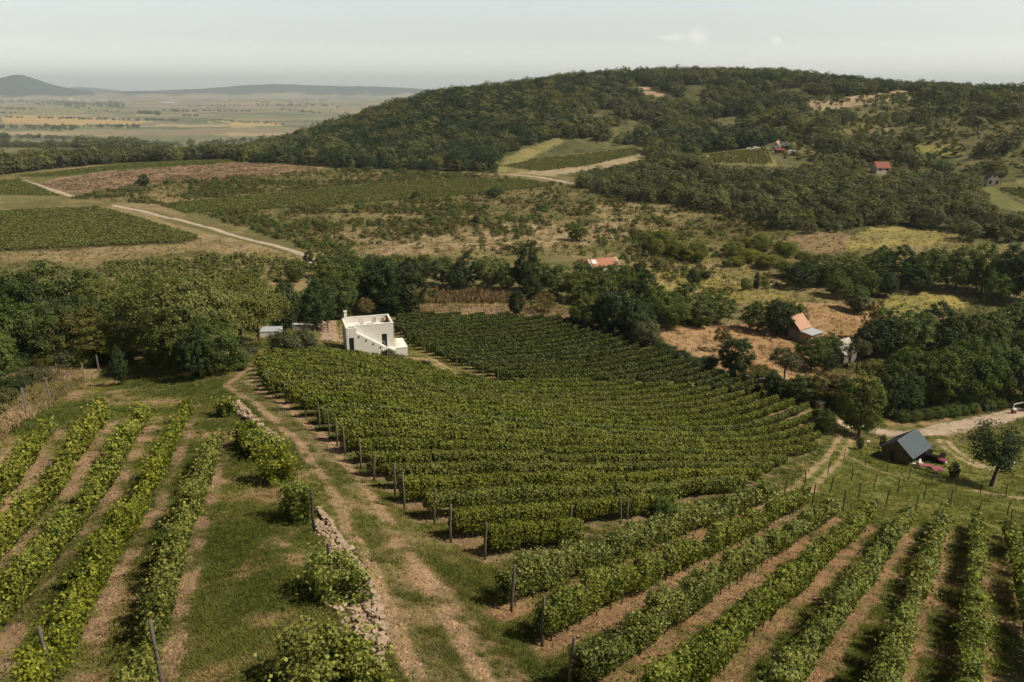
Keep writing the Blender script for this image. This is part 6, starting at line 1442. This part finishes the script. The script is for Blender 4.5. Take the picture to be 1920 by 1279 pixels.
path_sheet('gravel_road', [(1556, 789), (1590, 797), (1640, 808), (1700, 815), (1760, 810), (1800, 800), (1850, 788), (1930, 770)], [1.9, 1.8, 1.9, 2.4, 4.0, 4.2, 4.0, 3.2], M_ROAD, 'sandy gravel road curving behind the dark roofed shed', .10, 3)
path_sheet('pale_path', [(596, 494), (575, 480), (540, 468), (480, 453), (420, 436), (330, 411), (270, 397), (212, 385)], [2.5, 2.3, 2.2, 2.2, 2.2, 2.3, 2.6, 3.0], M_PATH, 'pale gravel path running away beside the left vineyard', .16, 5, step=2)
path_sheet('white_path', [(136, 369), (110, 361), (80, 350), (40, 338)], [3.0, 3.2, 3.4, 3.4], M_PATH, 'white track along the brown stubble field', .30, 7, step=3)
path_sheet('field_track', [(1078, 345), (1040, 338), (1000, 331), (960, 328)], [4.5, 4, 4, 3.5], M_PATH, 'pale field track at the foot of the wooded hill', .4, 9, step=3)

# --- far hills, clouds, haze
def far_hill(name, prof, r0, wid, base, lab, seed):
    us = np.array([p[0] for p in prof]); vs = np.array([p[1] for p in prof]); U = np.linspace(us[0], us[-1], 170); Vp = np.interp(U, us, vs)
    az, t = ray(U, Vp); rr = r0 + np.linspace(-1, 1, 46) * wid * 1.6
    Am, Rm = np.meshgrid(az, rr, indexing='ij'); top = (-t * r0)[:, None]
    bell = np.exp(-((Rm - r0) / wid) ** 2 * 1.6); edge = sstep(0, .06, np.linspace(0, 1, 170)) * sstep(0, .06, 1 - np.linspace(0, 1, 170))
    x = Rm * np.sin(Am); y = Rm * np.cos(Am); z = base - 6 + (top - base) * bell * edge[:, None] + (fbm(x / (wid * .18), y / (wid * .18), 4, seed) - .5) * (top - base) * .16 * bell
    i = np.arange(170 * 46).reshape(170, 46); q = np.stack([i[:-1, :-1], i[1:, :-1], i[1:, 1:], i[:-1, 1:]], -1).reshape(-1, 4)
    o = add(name, mesh_np(name, np.stack([x, y, z], -1).reshape(-1, 3), q, M_HILL, None, True)); tag(o, lab, 'hill', None, 'structure')
m, nt, out = new_mat('far_hill_woods_and_fields'); geo = N(nt, 'ShaderNodeNewGeometry')
mp = N(nt, 'ShaderNodeMapping'); mp.inputs['Scale'].default_value = (.0016, .0005, .0); L(nt, geo.outputs['Position'], mp.inputs['Vector']); fz = noise(nt, mp.outputs[0], 1, 5)
sp = N(nt, 'ShaderNodeSeparateXYZ'); L(nt, geo.outputs['Position'], sp.inputs[0]); hgt = mathn(nt, 'MULTIPLY_ADD', sp.outputs['Z'], .010, 1.15)
cc = ramp(nt, mathn(nt, 'SUBTRACT', fz, mathn(nt, 'MULTIPLY', hgt, .4)), [(.20, (.022, .036, .028)), (.40, (.030, .044, .032)), (.48, (.20, .18, .10)), (.6, (.26, .22, .13))])
b = N(nt, 'ShaderNodeBsdfDiffuse'); L(nt, cc, b.inputs[0]); L(nt, b.outputs[0], out.inputs[0]); M_HILL = m
far_hill('far_hill', [(-160, 152), (-60, 141), (-10, 148), (12, 145), (24, 140), (36, 139), (50, 143), (68, 149), (90, 156), (120, 163), (150, 168), (190, 173)], 15500, 1150, -150, 'bluish peaked hill behind the village', 21)
far_hill('far_hill', [(150, 172), (280, 169.5), (380, 166), (440, 161), (505, 156.5), (560, 159), (640, 160.5), (720, 163), (800, 166), (900, 170)], 17000, 1700, -150, 'long low bluish hill on the horizon', 23)
far_hill('far_hill', [(60, 172), (120, 165), (150, 163), (190, 166), (240, 171)], 22000, 900, -150, 'faint pale ridge between the two bluish hills', 25)
m, nt, out = new_mat('cloud_sunlit_glow'); tc = N(nt, 'ShaderNodeTexCoord'); nz = noise(nt, tc.outputs['Object'], 1.3, 2, .5); lw = N(nt, 'ShaderNodeLayerWeight', Blend=.5)
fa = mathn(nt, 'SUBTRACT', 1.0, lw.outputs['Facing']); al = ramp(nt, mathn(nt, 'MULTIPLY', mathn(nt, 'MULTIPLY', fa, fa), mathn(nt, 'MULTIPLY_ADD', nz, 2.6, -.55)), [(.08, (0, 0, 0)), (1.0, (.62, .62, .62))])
m1 = N(nt, 'ShaderNodeEmission', Strength=.93); m1.inputs[0].default_value = (1, .97, .92, 1)  # emission stands in for sunlight on the cloud
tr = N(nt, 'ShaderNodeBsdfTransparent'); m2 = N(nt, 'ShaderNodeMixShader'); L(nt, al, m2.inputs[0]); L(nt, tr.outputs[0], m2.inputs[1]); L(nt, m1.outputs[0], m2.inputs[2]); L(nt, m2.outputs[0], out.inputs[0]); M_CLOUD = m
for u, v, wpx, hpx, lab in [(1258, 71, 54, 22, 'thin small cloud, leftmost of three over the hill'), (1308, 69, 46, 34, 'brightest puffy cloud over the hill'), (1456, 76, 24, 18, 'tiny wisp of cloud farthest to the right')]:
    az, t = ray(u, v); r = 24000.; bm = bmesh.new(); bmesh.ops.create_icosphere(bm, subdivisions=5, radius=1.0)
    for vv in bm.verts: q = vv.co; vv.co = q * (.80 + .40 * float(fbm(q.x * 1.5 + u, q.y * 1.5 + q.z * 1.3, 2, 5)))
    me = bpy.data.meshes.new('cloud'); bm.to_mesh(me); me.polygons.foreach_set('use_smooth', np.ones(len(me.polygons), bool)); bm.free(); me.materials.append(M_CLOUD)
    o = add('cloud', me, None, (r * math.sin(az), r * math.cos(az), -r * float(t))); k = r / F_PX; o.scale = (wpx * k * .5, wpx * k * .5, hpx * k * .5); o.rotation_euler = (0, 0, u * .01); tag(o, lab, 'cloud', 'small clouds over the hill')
mh = bpy.data.materials.new('haze_air'); mh.use_nodes = True; nt = mh.node_tree; nt.nodes.clear(); out = nt.nodes.new('ShaderNodeOutputMaterial'); pv = N(nt, 'ShaderNodeVolumePrincipled')
HAZE_D = 6.0e-5
pv.inputs['Color'].default_value = (.85, .94, 1.0, 1); pv.inputs['Density'].default_value = HAZE_D; pv.inputs['Anisotropy'].default_value = .1; L(nt, pv.outputs[0], out.inputs['Volume'])
m = MB(); m.box(-22000, 22000, -300, 27500, -190, 330); o = m.build('haze', mh); tag(o, 'thin summer haze filling the whole valley', 'haze', None, 'stuff'); o.display_type = 'WIRE'
